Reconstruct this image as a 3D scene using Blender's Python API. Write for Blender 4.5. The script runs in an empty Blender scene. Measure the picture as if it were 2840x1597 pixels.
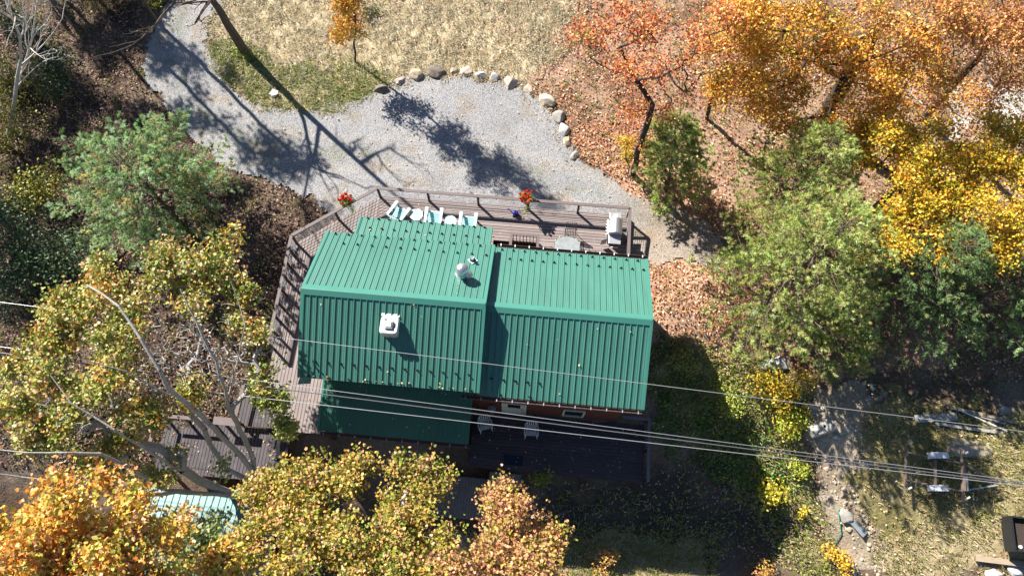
import bpy, math, random
import numpy as np
from mathutils import Vector, Matrix
R = math.radians
random.seed(7); rng = np.random.default_rng(7)

# ------------------------------------------------------------------ camera, sky, sun, exposure
scn = bpy.context.scene
FPX = 2000.0; TILT = R(20.5); HC = 29.0
cam_d = bpy.data.cameras.new('camera'); cam = bpy.data.objects.new('camera', cam_d)
scn.collection.objects.link(cam); scn.camera = cam
cam.location = (0, 0, HC); cam.rotation_euler = (TILT, 0, 0)
cam_d.sensor_width = 36.0; cam_d.lens = 36.0 * FPX / 2840.0
cam_d.clip_start = 0.5; cam_d.clip_end = 600.0
SUN_EL = R(39); SUN_AZ = R(-45.0)          # direction the light travels over the ground
world = bpy.data.worlds.new('World'); scn.world = world; world.use_nodes = True
wn = world.node_tree.nodes; wl = world.node_tree.links
sky = wn.new('ShaderNodeTexSky'); sky.sky_type = 'NISHITA'; sky.sun_disc = False
sky.sun_elevation = SUN_EL; sky.sun_rotation = R(-45); sky.dust_density = 0.1; sky.ozone_density = 4.0; sky.air_density = 0.9
wl.new(sky.outputs[0], wn['Background'].inputs['Color']); wn['Background'].inputs['Strength'].default_value = 0.05
sl = bpy.data.lights.new('sun', 'SUN'); sl.energy = 5.0; sl.angle = R(0.55); sl.color = (1.0, 0.95, 0.87)
so = bpy.data.objects.new('sun', sl); scn.collection.objects.link(so)
dl = Vector((math.cos(SUN_AZ) * math.cos(SUN_EL), math.sin(SUN_AZ) * math.cos(SUN_EL), -math.sin(SUN_EL)))
so.rotation_euler = dl.to_track_quat('-Z', 'Y').to_euler(); so.location = (0, 0, 40)
scn.view_settings.view_transform = 'Standard'; scn.view_settings.look = 'None'
scn.view_settings.exposure = 1.2; scn.view_settings.gamma = 1.0
scn.cycles.max_bounces = 6; scn.cycles.diffuse_bounces = 2; scn.cycles.transparent_max_bounces = 8

# ------------------------------------------------------------------ helpers
_f = np.array([0, math.sin(TILT), -math.cos(TILT)]); _u = np.array([0, math.cos(TILT), math.sin(TILT)])
def U(px, py, z=0.0):
    """world point at height z seen at a spot of the survey photograph (2840 x 1597)"""
    d = _f + np.array([(px - 1420) / FPX, 0, 0]) - (py - 798.5) / FPX * _u
    t = (z - HC) / d[2]
    return np.array([0, 0, HC]) + t * d
K = 2840 / 2576
PSI = R(-5.1); EA = np.array([math.cos(PSI), math.sin(PSI)]); EN = np.array([-math.sin(PSI), math.cos(PSI)])
def W(a, b, z=0.0):
    p = a * EA + b * EN
    return (p[0], p[1], z)
def AB(x, y): return (x * EA[0] + y * EA[1], x * EN[0] + y * EN[1])

def link(o, parent=None):
    scn.collection.objects.link(o)
    if parent is not None: o.parent = parent
    return o
def tag(o, label=None, cat=None, group=None, kind=None):
    if label: o['label'] = label
    if cat: o['category'] = cat
    if group: o['group'] = group
    if kind: o['kind'] = kind
    return o
def empty(name, loc=(0, 0, 0), rz=0.0, label=None, cat=None, group=None):
    o = bpy.data.objects.new(name, None); o.location = loc; o.rotation_euler = (0, 0, rz)
    o.empty_display_size = 0.2; link(o); return tag(o, label, cat, group)
def copy_tree(o, parent=None):
    c = o.copy(); link(c, parent)
    for ch in o.children: copy_tree(ch, c)
    return c

class MB:
    def __init__(s): s.v = []; s.f = []
    def add(s, vs, fs):
        n = len(s.v); s.v += [tuple(map(float, q)) for q in vs]; s.f += [tuple(n + i for i in q) for q in fs]; return s
    def box(s, c, d, rz=0.0, M=None):
        x, y, z = d[0] / 2, d[1] / 2, d[2] / 2
        vs = [Vector((i * x, j * y, k * z)) for k in (-1, 1) for j in (-1, 1) for i in (-1, 1)]
        m = M if M is not None else Matrix.Rotation(rz, 3, 'Z')
        vs = [m @ q + Vector(c) for q in vs]
        return s.add(vs, [(0, 2, 3, 1), (4, 5, 7, 6), (0, 1, 5, 4), (2, 6, 7, 3), (0, 4, 6, 2), (1, 3, 7, 5)])
    def prism(s, pts, z0, z1):
        n = len(pts); ar = sum(pts[i][0] * pts[(i + 1) % n][1] - pts[(i + 1) % n][0] * pts[i][1] for i in range(n))
        if ar < 0: pts = pts[::-1]
        vs = [(p[0], p[1], z0) for p in pts] + [(p[0], p[1], z1) for p in pts]
        fs = [tuple(range(n))[::-1], tuple(range(n, 2 * n))] + [(i, (i + 1) % n, n + (i + 1) % n, n + i) for i in range(n)]
        return s.add(vs, fs)
    def tube(s, pts, r, n=8, cap=True):
        pts = [Vector(p) for p in pts]
        rs = r if isinstance(r, (list, tuple)) else [r] * len(pts)
        vs = []; fs = []
        for i, p in enumerate(pts):
            d = (pts[min(i + 1, len(pts) - 1)] - pts[max(i - 1, 0)]).normalized()
            a = d.orthogonal().normalized() if i == 0 else (a - d * a.dot(d)).normalized()
            b = d.cross(a)
            for k in range(n):
                t = 2 * math.pi * k / n
                vs.append(p + (a * math.cos(t) + b * math.sin(t)) * rs[i])
        for i in range(len(pts) - 1):
            for k in range(n):
                k2 = (k + 1) % n
                fs.append((i * n + k, i * n + k2, (i + 1) * n + k2, (i + 1) * n + k))
        if cap: fs.append(tuple(range(n))[::-1]); fs.append(tuple((len(pts) - 1) * n + k for k in range(n)))
        return s.add(vs, fs)
    def bar(s, p, q, w, h):
        p = Vector(p); q = Vector(q); d = q - p; L = d.length; d.normalize()
        up = Vector((0, 0, 1)) if abs(d.z) < 0.95 else Vector((0, 1, 0))
        sx = d.cross(up).normalized(); uz = sx.cross(d)
        M = Matrix((d, sx, uz)).transposed()
        return s.box((p + q) / 2, (L, w, h), M=M)
    def lathe(s, prof, c=(0, 0, 0), n=20):
        vs = []; fs = []
        for r_, z in prof:
            for k in range(n):
                t = 2 * math.pi * k / n; vs.append((c[0] + r_ * math.cos(t), c[1] + r_ * math.sin(t), c[2] + z))
        for i in range(len(prof) - 1):
            for k in range(n):
                k2 = (k + 1) % n; fs.append((i * n + k, i * n + k2, (i + 1) * n + k2, (i + 1) * n + k))
        if prof[0][0] > 1e-4: fs.append(tuple(range(n))[::-1])
        if prof[-1][0] > 1e-4: fs.append(tuple((len(prof) - 1) * n + k for k in range(n)))
        return s.add(vs, fs)
    def build(s, name, mat, parent=None, smooth=False, bevel=0.0):
        me = bpy.data.meshes.new(name); me.from_pydata(s.v, [], s.f); me.materials.append(mat); me.validate()
        if smooth: me.shade_smooth()
        o = bpy.data.objects.new(name, me); link(o, parent)
        if bevel:
            b = o.modifiers.new('bevel', 'BEVEL'); b.width = bevel; b.segments = 2; b.limit_method = 'ANGLE'; b.angle_limit = R(40)
        return o

def np_mesh(name, V, F, mat, parent=None, col=None, smooth=False):
    """V (n,3) array, F (m,k) array of one face size, col (m,3) per face or (n,3) per vertex"""
    me = bpy.data.meshes.new(name); n = len(V); m, k = F.shape
    me.vertices.add(n); me.vertices.foreach_set('co', np.asarray(V, np.float32).ravel())
    me.loops.add(m * k); me.loops.foreach_set('vertex_index', F.astype(np.int32).ravel())
    me.polygons.add(m); me.polygons.foreach_set('loop_start', np.arange(0, m * k, k, dtype=np.int32))
    if smooth: me.polygons.foreach_set('use_smooth', np.ones(m, bool))
    me.update(calc_edges=True)
    if col is not None:
        dom = 'FACE' if len(col) == m and m != n else 'POINT'
        at = me.attributes.new('Col', 'FLOAT_COLOR', dom)
        c = np.ones((len(col), 4), np.float32); c[:, :3] = col; at.data.foreach_set('color', c.ravel())
    me.materials.append(mat); o = bpy.data.objects.new(name, me); link(o, parent); return o

# cheap smooth value noise
_T = np.random.default_rng(3).random((256, 256))
def vnoise(x, y, s=1.0, seed=0):
    x = np.asarray(x, float) / s + 17.3 * seed + 100; y = np.asarray(y, float) / s + 9.1 * seed + 100
    xi = np.floor(x).astype(int); yi = np.floor(y).astype(int); fx = x - xi; fy = y - yi
    fx = fx * fx * (3 - 2 * fx); fy = fy * fy * (3 - 2 * fy)
    g = lambda i, j: _T[i % 256, j % 256]
    return (g(xi, yi) * (1 - fx) + g(xi + 1, yi) * fx) * (1 - fy) + (g(xi, yi + 1) * (1 - fx) + g(xi + 1, yi + 1) * fx) * fy
def fbm(x, y, s, seed=0, o=3): return sum(vnoise(x, y, s / 2 ** i, seed + i) / 2 ** i for i in range(o)) / sum(1 / 2 ** i for i in range(o))
def inpoly(x, y, poly):
    x = np.asarray(x); y = np.asarray(y); r = np.zeros(x.shape, bool); n = len(poly)
    for i in range(n):
        x0, y0 = poly[i]; x1, y1 = poly[(i + 1) % n]
        if y0 == y1: continue
        r ^= ((y0 > y) != (y1 > y)) & (x < (x1 - x0) * (y - y0) / (y1 - y0) + x0)
    return r

# ------------------------------------------------------------------ materials
MATS = {}
def base_mat(name):
    m = bpy.data.materials.new(name); m.use_nodes = True; MATS[name] = m
    return m, m.node_tree.nodes, m.node_tree.links, m.node_tree.nodes['Principled BSDF']
def M_plain(name, col, rough=0.6, metal=0.0, var=0.15, scale=6.0, bump=0.0, bscale=40.0, stretch=None, spec=0.5, coat=0.0):
    m, N, L, P = base_mat(name)
    tc = N.new('ShaderNodeTexCoord'); mp = N.new('ShaderNodeMapping'); L.new(tc.outputs['Object'], mp.inputs[0])
    if stretch: mp.inputs['Scale'].default_value = stretch
    no = N.new('ShaderNodeTexNoise'); no.inputs['Scale'].default_value = scale; no.inputs['Detail'].default_value = 6
    L.new(mp.outputs[0], no.inputs['Vector'])
    mx = N.new('ShaderNodeMix'); mx.data_type = 'RGBA'
    mx.inputs[6].default_value = (*[c * (1 - var) for c in col], 1); mx.inputs[7].default_value = (*[min(1, c * (1 + var)) for c in col], 1)
    L.new(no.outputs['Fac'], mx.inputs[0]); L.new(mx.outputs[2], P.inputs['Base Color'])
    P.inputs['Roughness'].default_value = rough; P.inputs['Metallic'].default_value = metal
    P.inputs['Specular IOR Level'].default_value = spec; P.inputs['Coat Weight'].default_value = coat
    if bump:
        n2 = N.new('ShaderNodeTexNoise'); n2.inputs['Scale'].default_value = bscale; n2.inputs['Detail'].default_value = 5
        L.new(mp.outputs[0], n2.inputs['Vector']); b = N.new('ShaderNodeBump'); b.inputs['Strength'].default_value = bump; b.inputs['Distance'].default_value = 0.02
        L.new(n2.outputs['Fac'], b.inputs['Height']); L.new(b.outputs[0], P.inputs['Normal'])
    return m
def M_attr(name, rough=0.9, trans=0.0, fine=0.0, fscale=30.0, bump=0.0, bscale=25.0, spec=0.3, thr=None):
    m, N, L, P = base_mat(name)
    at = N.new('ShaderNodeAttribute'); at.attribute_name = 'Col'; src = at.outputs['Color']
    if fine:
        tc = N.new('ShaderNodeTexCoord'); no = N.new('ShaderNodeTexNoise'); no.inputs['Scale'].default_value = fscale; no.inputs['Detail'].default_value = 5; no.inputs['Roughness'].default_value = 0.75
        L.new(tc.outputs['Object'], no.inputs['Vector'])
        mr = N.new('ShaderNodeMapRange'); mr.inputs[1].default_value = 0.3; mr.inputs[2].default_value = 0.7
        mr.inputs[3].default_value = 1 - fine; mr.inputs[4].default_value = 1 + fine; L.new(no.outputs['Fac'], mr.inputs[0])
        vm = N.new('ShaderNodeVectorMath'); vm.operation = 'SCALE'; L.new(src, vm.inputs[0]); L.new(mr.outputs[0], vm.inputs['Scale']); src = vm.outputs[0]
    L.new(src, P.inputs['Base Color']); P.inputs['Roughness'].default_value = rough; P.inputs['Specular IOR Level'].default_value = spec
    if bump:
        tc2 = N.new('ShaderNodeTexCoord'); n2 = N.new('ShaderNodeTexNoise'); n2.inputs['Scale'].default_value = bscale; n2.inputs['Detail'].default_value = 6
        L.new(tc2.outputs['Object'], n2.inputs['Vector']); b = N.new('ShaderNodeBump'); b.inputs['Strength'].default_value = bump; b.inputs['Distance'].default_value = 0.06
        L.new(n2.outputs['Fac'], b.inputs['Height']); L.new(b.outputs[0], P.inputs['Normal'])
    if trans:
        tr = N.new('ShaderNodeBsdfTranslucent'); L.new(src, tr.inputs['Color']); ms = N.new('ShaderNodeMixShader'); ms.inputs[0].default_value = trans
        L.new(P.outputs[0], ms.inputs[1]); L.new(tr.outputs[0], ms.inputs[2]); L.new(ms.outputs[0], N['Material Output'].inputs['Surface'])
    return m
m_ground = M_attr('ground_mat', 0.95, fine=0.45, fscale=9.0, bump=0.6, bscale=12.0, spec=0.1)
m_leaf = M_attr('leaf_mat', 0.5, trans=0.22, spec=0.45)
m_needle = M_attr('needle_mat', 0.55, trans=0.32, spec=0.35)
m_litter = M_attr('litter_mat', 0.7, trans=0.12, spec=0.3)
m_grass = M_attr('grass_mat', 0.7, trans=0.25, spec=0.25)
m_petal = M_attr('petal_mat', 0.5, trans=0.2)
m_roof = M_plain('roof_green_metal', (0.056, 0.195, 0.148), 0.48, 0.0, 0.26, 2.4, spec=0.75, stretch=(1.6, 0.22, 0.22), bump=0.06, bscale=3.0)
m_roof_lo = M_plain('roof_weathered_metal', (0.05, 0.17, 0.115), 0.55, 0.0, 0.3, 1.0, spec=0.4)
m_shed = M_plain('shed_roof_metal', (0.13, 0.27, 0.25), 0.45, 0.0, 0.12, 1.5)
m_trim = M_plain('roof_trim_metal', (0.055, 0.22, 0.17), 0.45, 0.0, 0.08, 2.0)
m_guard = M_plain('dark_plastic', (0.012, 0.016, 0.015), 0.4, var=0.2)
m_wall = M_plain('red_brown_siding', (0.10, 0.028, 0.016), 0.8, var=0.3, scale=5, bump=0.4, bscale=20, stretch=(1, 1, 8))
m_brown = M_plain('brown_metal', (0.085, 0.055, 0.045), 0.55, var=0.25, scale=10)
m_black = M_plain('black_metal', (0.02, 0.02, 0.022), 0.45, var=0.2)
m_white = M_plain('white_paint', (0.75, 0.75, 0.74), 0.45, var=0.06, scale=12)
m_cream = M_plain('cream_paint', (0.55, 0.52, 0.42), 0.6, var=0.12, scale=9)
m_glass = M_plain('dark_glass', (0.012, 0.014, 0.016), 0.08, var=0.1, spec=0.8)
m_steel = M_plain('bright_steel', (0.62, 0.63, 0.65), 0.38, 0.85, 0.08, 4)
m_steel2 = M_plain('brushed_steel', (0.55, 0.56, 0.58), 0.42, 0.7, 0.1, 20)
m_galv = M_plain('galvanised_metal', (0.42, 0.43, 0.44), 0.5, 0.6, 0.2, 12)
m_aqua = M_plain('aqua_plastic', (0.30, 0.60, 0.62), 0.4, var=0.06)
m_pale = M_plain('pale_aqua_plastic', (0.50, 0.64, 0.67), 0.4, var=0.05)
m_blue = M_plain('blue_plastic', (0.02, 0.04, 0.30), 0.3, var=0.15)
m_terra = M_plain('terracotta', (0.30, 0.10, 0.055), 0.7, var=0.2)
m_tabletop = M_plain('table_glass', (0.30, 0.33, 0.33), 0.12, var=0.35, scale=5, spec=0.8)
m_resin = M_plain('weathered_resin', (0.55, 0.55, 0.52), 0.5, var=0.18, scale=8)
m_concrete = M_plain('old_concrete', (0.42, 0.40, 0.36), 0.9, var=0.3, scale=7, bump=0.6, bscale=25)
m_greywood = M_plain('grey_weathered_wood', (0.33, 0.32, 0.30), 0.85, var=0.35, scale=4, bump=0.3, bscale=30, stretch=(1, 6, 6))
m_oldwood = M_plain('old_lumber', (0.30, 0.24, 0.17), 0.85, var=0.35, scale=5, bump=0.3, bscale=30)
m_palewood = M_plain('pale_boardwalk', (0.24, 0.21, 0.18), 0.9, var=0.4, scale=6)
m_rust = M_plain('rusty_steel', (0.25, 0.18, 0.14), 0.75, 0.2, 0.4, 9)
m_rubber = M_plain('rubber', (0.02, 0.02, 0.02), 0.8)
m_wire = M_plain('wire_metal', (0.48, 0.48, 0.48), 0.35, 0.5, 0.1, 3)
m_wiredark = M_plain('wire_sheath', (0.10, 0.10, 0.11), 0.4, 0.0, 0.1, 3, spec=0.7)
m_bark = M_plain('bark_brown', (0.13, 0.095, 0.07), 0.95, var=0.45, scale=7, bump=0.8, bscale=18, stretch=(1, 1, 0.35))
m_barkdk = M_plain('bark_dark', (0.05, 0.04, 0.035), 0.95, var=0.5, scale=7, bump=0.9, bscale=14, stretch=(1, 1, 0.3))
m_barkgr = M_plain('bark_grey', (0.33, 0.30, 0.27), 0.9, var=0.45, scale=5, bump=0.8, bscale=14)
m_barkwh = M_plain('bark_pale', (0.55, 0.50, 0.45), 0.85, var=0.35, scale=5, bump=0.5, bscale=14)
m_barkpl = M_plain('bark_ash', (0.40, 0.37, 0.335), 0.9, var=0.5, scale=9, bump=0.9, bscale=22)
m_soil = M_plain('soil', (0.05, 0.035, 0.025), 0.95, var=0.5, scale=14, bump=0.8)
def M_wood(name, c0, c1, c2):
    """deck stain, each board its own tone"""
    m, N, L, P = base_mat(name)
    g = N.new('ShaderNodeNewGeometry'); tc = N.new('ShaderNodeTexCoord')
    cr = N.new('ShaderNodeValToRGB'); cr.color_ramp.elements[0].color = (*c0, 1); cr.color_ramp.elements[1].color = (*c1, 1)
    L.new(g.outputs['Random Per Island'], cr.inputs[0])
    no = N.new('ShaderNodeTexNoise'); no.inputs['Scale'].default_value = 2.2; no.inputs['Detail'].default_value = 8; no.inputs['Roughness'].default_value = 0.7
    L.new(tc.outputs['Object'], no.inputs['Vector'])
    mr = N.new('ShaderNodeMapRange'); mr.inputs[1].default_value = 0.56; mr.inputs[2].default_value = 0.78; L.new(no.outputs['Fac'], mr.inputs[0])
    mx = N.new('ShaderNodeMix'); mx.data_type = 'RGBA'; L.new(mr.outputs[0], mx.inputs[0]); L.new(cr.outputs[0], mx.inputs[6]); mx.inputs[7].default_value = (*c2, 1)
    L.new(mx.outputs[2], P.inputs['Base Color']); P.inputs['Roughness'].default_value = 0.7
    return m
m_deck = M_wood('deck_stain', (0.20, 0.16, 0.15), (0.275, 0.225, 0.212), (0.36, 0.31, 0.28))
m_deckshade = M_wood('deck_stain_shaded', (0.058, 0.046, 0.052), (0.082, 0.066, 0.074), (0.15, 0.14, 0.16))  # same deck stain, coloured darker to stand in for shade
m_rail = M_plain('rail_stain', (0.15, 0.115, 0.11), 0.65, var=0.2, scale=5)
m_post = M_plain('post_stain', (0.06, 0.03, 0.026), 0.7, var=0.25, scale=8)
def M_gravel():
    m, N, L, P = base_mat('gravel_mat')
    tc = N.new('ShaderNodeTexCoord')
    v = N.new('ShaderNodeTexVoronoi'); v.inputs['Scale'].default_value = 34; L.new(tc.outputs['Object'], v.inputs['Vector'])
    cr = N.new('ShaderNodeValToRGB'); e = cr.color_ramp.elements
    e[0].position = 0.0; e[0].color = (0.15, 0.15, 0.165, 1); e[1].position = 1.0; e[1].color = (0.42, 0.41, 0.395, 1)
    x = e.new(0.5); x.color = (0.29, 0.288, 0.292, 1)
    sp = N.new('ShaderNodeSeparateColor'); L.new(v.outputs['Color'], sp.inputs[0]); L.new(sp.outputs[0], cr.inputs[0])
    at = N.new('ShaderNodeAttribute'); at.attribute_name = 'Col'
    mx = N.new('ShaderNodeMix'); mx.data_type = 'RGBA'; mx.blend_type = 'MULTIPLY'; mx.inputs[0].default_value = 1.0
    L.new(cr.outputs[0], mx.inputs[6]); L.new(at.outputs['Color'], mx.inputs[7])
    L.new(mx.outputs[2], P.inputs['Base Color']); P.inputs['Roughness'].default_value = 0.9; P.inputs['Specular IOR Level'].default_value = 0.2
    b = N.new('ShaderNodeBump'); b.inputs['Strength'].default_value = 0.7; b.inputs['Distance'].default_value = 0.03; b.invert = True
    L.new(v.outputs['Distance'], b.inputs['Height']); L.new(b.outputs[0], P.inputs['Normal'])
    return m
m_gravel = M_gravel()
def M_rock(name, c, c2, seed):
    m, N, L, P = base_mat(name)
    tc = N.new('ShaderNodeTexCoord'); mp = N.new('ShaderNodeMapping'); mp.inputs['Location'].default_value = (seed, seed * 2, 0); L.new(tc.outputs['Object'], mp.inputs[0])
    no = N.new('ShaderNodeTexNoise'); no.inputs['Scale'].default_value = 4; no.inputs['Detail'].default_value = 9; no.inputs['Roughness'].default_value = 0.65; L.new(mp.outputs[0], no.inputs['Vector'])
    cr = N.new('ShaderNodeValToRGB'); cr.color_ramp.elements[0].position = 0.35; cr.color_ramp.elements[1].position = 0.65
    cr.color_ramp.elements[0].color = (*c2, 1); cr.color_ramp.elements[1].color = (*c, 1); L.new(no.outputs['Fac'], cr.inputs[0]); L.new(cr.outputs[0], P.inputs['Base Color'])
    P.inputs['Roughness'].default_value = 0.9
    b = N.new('ShaderNodeBump'); b.inputs['Strength'].default_value = 0.6; b.inputs['Distance'].default_value = 0.03; L.new(no.outputs['Fac'], b.inputs['Height']); L.new(b.outputs[0], P.inputs['Normal'])
    return m
ROCKS = dict(tan=M_rock('rock_tan', (0.50, 0.42, 0.30), (0.30, 0.24, 0.17), 1), cream=M_rock('rock_cream', (0.62, 0.54, 0.42), (0.45, 0.36, 0.26), 2),
             white=M_rock('rock_white', (0.60, 0.59, 0.57), (0.33, 0.31, 0.29), 3), dark=M_rock('rock_dark', (0.24, 0.20, 0.16), (0.12, 0.10, 0.08), 4),
             pink=M_rock('rock_pink', (0.50, 0.41, 0.36), (0.32, 0.25, 0.22), 5), grey=M_rock('rock_grey', (0.40, 0.38, 0.34), (0.24, 0.22, 0.19), 6))

# ------------------------------------------------------------------ terrain
def Z(x, y):
    x = np.asarray(x, float); y = np.asarray(y, float)
    s = np.clip((11.0 - y - 0.10 * np.abs(x) - 0.75 * np.clip(x - 11.5, 0, 40)) / 10.5, 0, 1.6); t = np.clip(s, 0, 1); t = t * t * (3 - 2 * t)
    z = -0.38 - 3.6 * t - 0.6 * np.clip(s - 1, 0, 1)
    z = z + 0.75 * np.exp(-(((x - 7.8) / 2.2) ** 2 + ((y - 10.6) / 2.2) ** 2))
    z = z + 0.03 * np.clip(y - 17, 0, 60) + 0.06 * (fbm(x, y, 3.0, 5) - 0.5)
    return z
def G(px, py):
    p = U(px, py, -0.4)
    for _ in range(8): p = U(px, py, float(Z(p[0], p[1])))
    return p
def GP(pts): return [tuple(G(*p)[:2]) for p in pts]

P_drive = GP([(470, 0), (440, 60), (410, 130), (395, 190), (415, 240), (470, 290), (505, 335), (545, 400), (620, 460), (700, 490), (800, 525), (880, 565), (960, 620), (1300, 640), (1700, 660), (1745, 715), (1800, 735), (1900, 720), (1985, 745),
              (2010, 680), (1960, 620), (1860, 570), (1760, 545), (1690, 495), (1610, 440), (1570, 350), (1510, 290), (1455, 245), (1340, 215), (1200, 203), (1110, 215), (1050, 255), (960, 288),
              (860, 308), (740, 300), (650, 258), (590, 185), (573, 120), (590, 60), (610, 0)]) + [(-13.3, 31.0), (-12.0, 40.0), (-16.5, 40.0), (-17.0, 31.0)]
P_lawn = GP([(600, 0), (575, 60), (565, 120), (590, 190), (660, 270), (740, 315), (860, 320), (960, 300), (1050, 260), (1200, 215), (1340, 225), (1470, 255), (1620, 100), (1640, 0)]) + [(4, 40), (-13, 40)]
P_green = GP([(575, 120), (600, 190), (660, 260), (740, 310), (860, 318), (980, 295), (1100, 230), (1000, 150), (880, 200), (780, 190), (700, 120), (620, 110)])
P_litter = GP([(1470, 255), (1540, 320), (1620, 440), (1760, 540), (1960, 610), (2040, 680), (1990, 760), (1880, 720), (1790, 720), (1810, 830), (1950, 900), (2050, 980), (2200, 1010), (2500, 1040), (2840, 1060), (2840, 0), (1600, 0)])
P_litter2 = GP([(1620, 350), (1560, 340), (1620, 440), (1760, 560), (1980, 640), (2100, 620), (1900, 450), (1750, 300)])
P_weeds = GP([(1800, 950), (1900, 930), (2000, 960), (2130, 1010), (2250, 1100), (2220, 1200), (2260, 1330), (2300, 1480), (2330, 1597), (2200, 1597), (2050, 1400), (1950, 1250), (1830, 1200), (1800, 1050)])
P_path = GP([(2180, 1030), (2330, 1060), (2450, 1080), (2420, 1180), (2370, 1280), (2390, 1400), (2440, 1500), (2480, 1597), (2350, 1597), (2330, 1480), (2290, 1380), (2270, 1290), (2240, 1180), (2210, 1110)])
P_se = GP([(2380, 1180), (2480, 1100), (2650, 1120), (2840, 1150), (2840, 1597), (2450, 1597), (2400, 1420), (2370, 1290)])
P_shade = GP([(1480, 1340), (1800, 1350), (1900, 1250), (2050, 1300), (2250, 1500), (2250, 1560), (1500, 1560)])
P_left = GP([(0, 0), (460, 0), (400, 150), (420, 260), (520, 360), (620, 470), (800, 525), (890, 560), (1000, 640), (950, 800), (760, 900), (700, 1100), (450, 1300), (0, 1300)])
P_east = GP([(1640, 620), (1800, 700), (2000, 740), (2100, 900), (2040, 1010), (1800, 980)])
P_hill = [tuple(U(*p, -0.4)[:2]) for p in [(2600, 250), (2840, 250), (2840, 390), (2640, 380)]]

def grid_axis(lo, hi, step, far):
    a = list(np.arange(lo, hi + 1e-6, step)); d = step * 3; x = lo
    L_ = []; 
    while x > -far: x -= d; d *= 1.35; L_.append(x)
    H_ = []; x = hi; d = step * 3
    while x < far: x += d; d *= 1.35; H_.append(x)
    return np.array(L_[::-1] + a + H_)
gx = grid_axis(-28, 28, 0.12, 160); gy = grid_axis(-3, 30, 0.12, 160)
X, Y = np.meshgrid(gx, gy); fine = (np.abs(X) < 28) & (Y > -3) & (Y < 30)
ZZ = Z(X, Y) + fine * (0.10 * (fbm(X, Y, 0.7, 2) - 0.5) + 0.05 * (vnoise(X, Y, 0.25, 9) - 0.5))
def lerp(c, d, t): return c + (np.array(d) - c) * t[..., None]
def masks(x, y, jit=0.35):
    jx = x + jit * 2 * (fbm(x, y, 0.8, 21) - 0.5) * 1.6; jy = y + jit * 2 * (fbm(x, y, 0.8, 31) - 0.5) * 1.6
    return {k: inpoly(jx, jy, p) for k, p in dict(drive=P_drive, lawn=P_lawn, green=P_green, litter=P_litter, litter2=P_litter2, weeds=P_weeds, path=P_path, se=P_se, shade=P_shade, left=P_left, east=P_east, hill=P_hill).items()}
mk = masks(X, Y, 0.8)
col = np.zeros(X.shape + (3,)) + (0.13, 0.09, 0.06)
n1 = fbm(X, Y, 1.6, 41); n2 = fbm(X, Y, 0.5, 51)
sm = lambda a, lo, hi: np.clip((a - lo) / (hi - lo), 0, 1)
col = lerp(col, (0.20, 0.15, 0.11), sm(n1, 0.45, 0.7))
def paint(m, c1, c2, n, lo=0.35, hi=0.65):
    global col
    cc = np.array(c1) + (np.array(c2) - np.array(c1)) * sm(n, lo, hi)[..., None]
    col = np.where(m[..., None], cc, col)
paint(mk['lawn'], (0.30, 0.24, 0.14), (0.50, 0.42, 0.28), n2)
paint(mk['green'], (0.15, 0.17, 0.05), (0.33, 0.29, 0.14), n1)
paint(mk['litter'], (0.20, 0.125, 0.08), (0.36, 0.24, 0.17), n1)
paint(mk['litter2'], (0.33, 0.17, 0.11), (0.48, 0.30, 0.21), n1)
paint(mk['east'], (0.30, 0.17, 0.11), (0.44, 0.29, 0.20), n1)
paint(mk['weeds'], (0.12, 0.11, 0.04), (0.26, 0.22, 0.11), n2)
paint(mk['se'], (0.20, 0.17, 0.07), (0.40, 0.32, 0.19), n1)
paint(mk['path'], (0.30, 0.24, 0.17), (0.48, 0.40, 0.30), n1)
paint(mk['shade'], (0.07, 0.055, 0.042), (0.13, 0.10, 0.078), n1)  # ground colour darkened here to deepen the house shadow
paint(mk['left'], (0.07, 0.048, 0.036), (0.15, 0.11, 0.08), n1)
paint(mk['hill'], (0.38, 0.36, 0.34), (0.55, 0.50, 0.44), n1)
bottom = (Y < 1.0 + 1.8 * (n1 - 0.5)) & (X > -3) & (X < 8.5 + 3 * (n2 - 0.5)); paint(bottom, (0.30, 0.24, 0.14), (0.44, 0.36, 0.24), n1)
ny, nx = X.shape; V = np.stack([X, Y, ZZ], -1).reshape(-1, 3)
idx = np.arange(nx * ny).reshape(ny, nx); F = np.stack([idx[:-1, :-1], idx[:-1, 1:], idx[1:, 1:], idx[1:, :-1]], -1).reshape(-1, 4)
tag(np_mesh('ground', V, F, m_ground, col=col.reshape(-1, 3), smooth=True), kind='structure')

# gravel driveway: its own sheet following the ground
ax = np.arange(-20, 12, 0.09); ay = np.arange(8, 41, 0.09); DX, DY = np.meshgrid(ax, ay)
cx = (DX[:-1, :-1] + DX[1:, 1:]) / 2; cy = (DY[:-1, :-1] + DY[1:, 1:]) / 2
jx = cx + 1.0 * (fbm(cx, cy, 0.6, 61, 4) - 0.5); jy = cy + 1.0 * (fbm(cx, cy, 0.6, 71, 4) - 0.5)
keep = inpoly(jx, jy, P_drive)
DZ = Z(DX, DY) + 0.10 * (fbm(DX, DY, 0.7, 2) - 0.5) * 0.3 + 0.055
idx = np.arange(DX.size).reshape(DX.shape); F = np.stack([idx[:-1, :-1], idx[:-1, 1:], idx[1:, 1:], idx[1:, :-1]], -1)[keep]
used, inv = np.unique(F, return_inverse=True); V = np.stack([DX.ravel(), DY.ravel(), DZ.ravel()], -1)[used]; F = inv.reshape(-1, 4)
gcol = np.ones((len(V), 3)); t = fbm(V[:, 0], V[:, 1], 1.8, 81); gcol *= (0.92 + 0.25 * t)[:, None]
brown = sm(fbm(V[:, 0], V[:, 1], 0.9, 91), 0.55, 0.8); gcol = gcol * (1 - brown[:, None] * np.array([0.05, 0.14, 0.25]))
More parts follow.
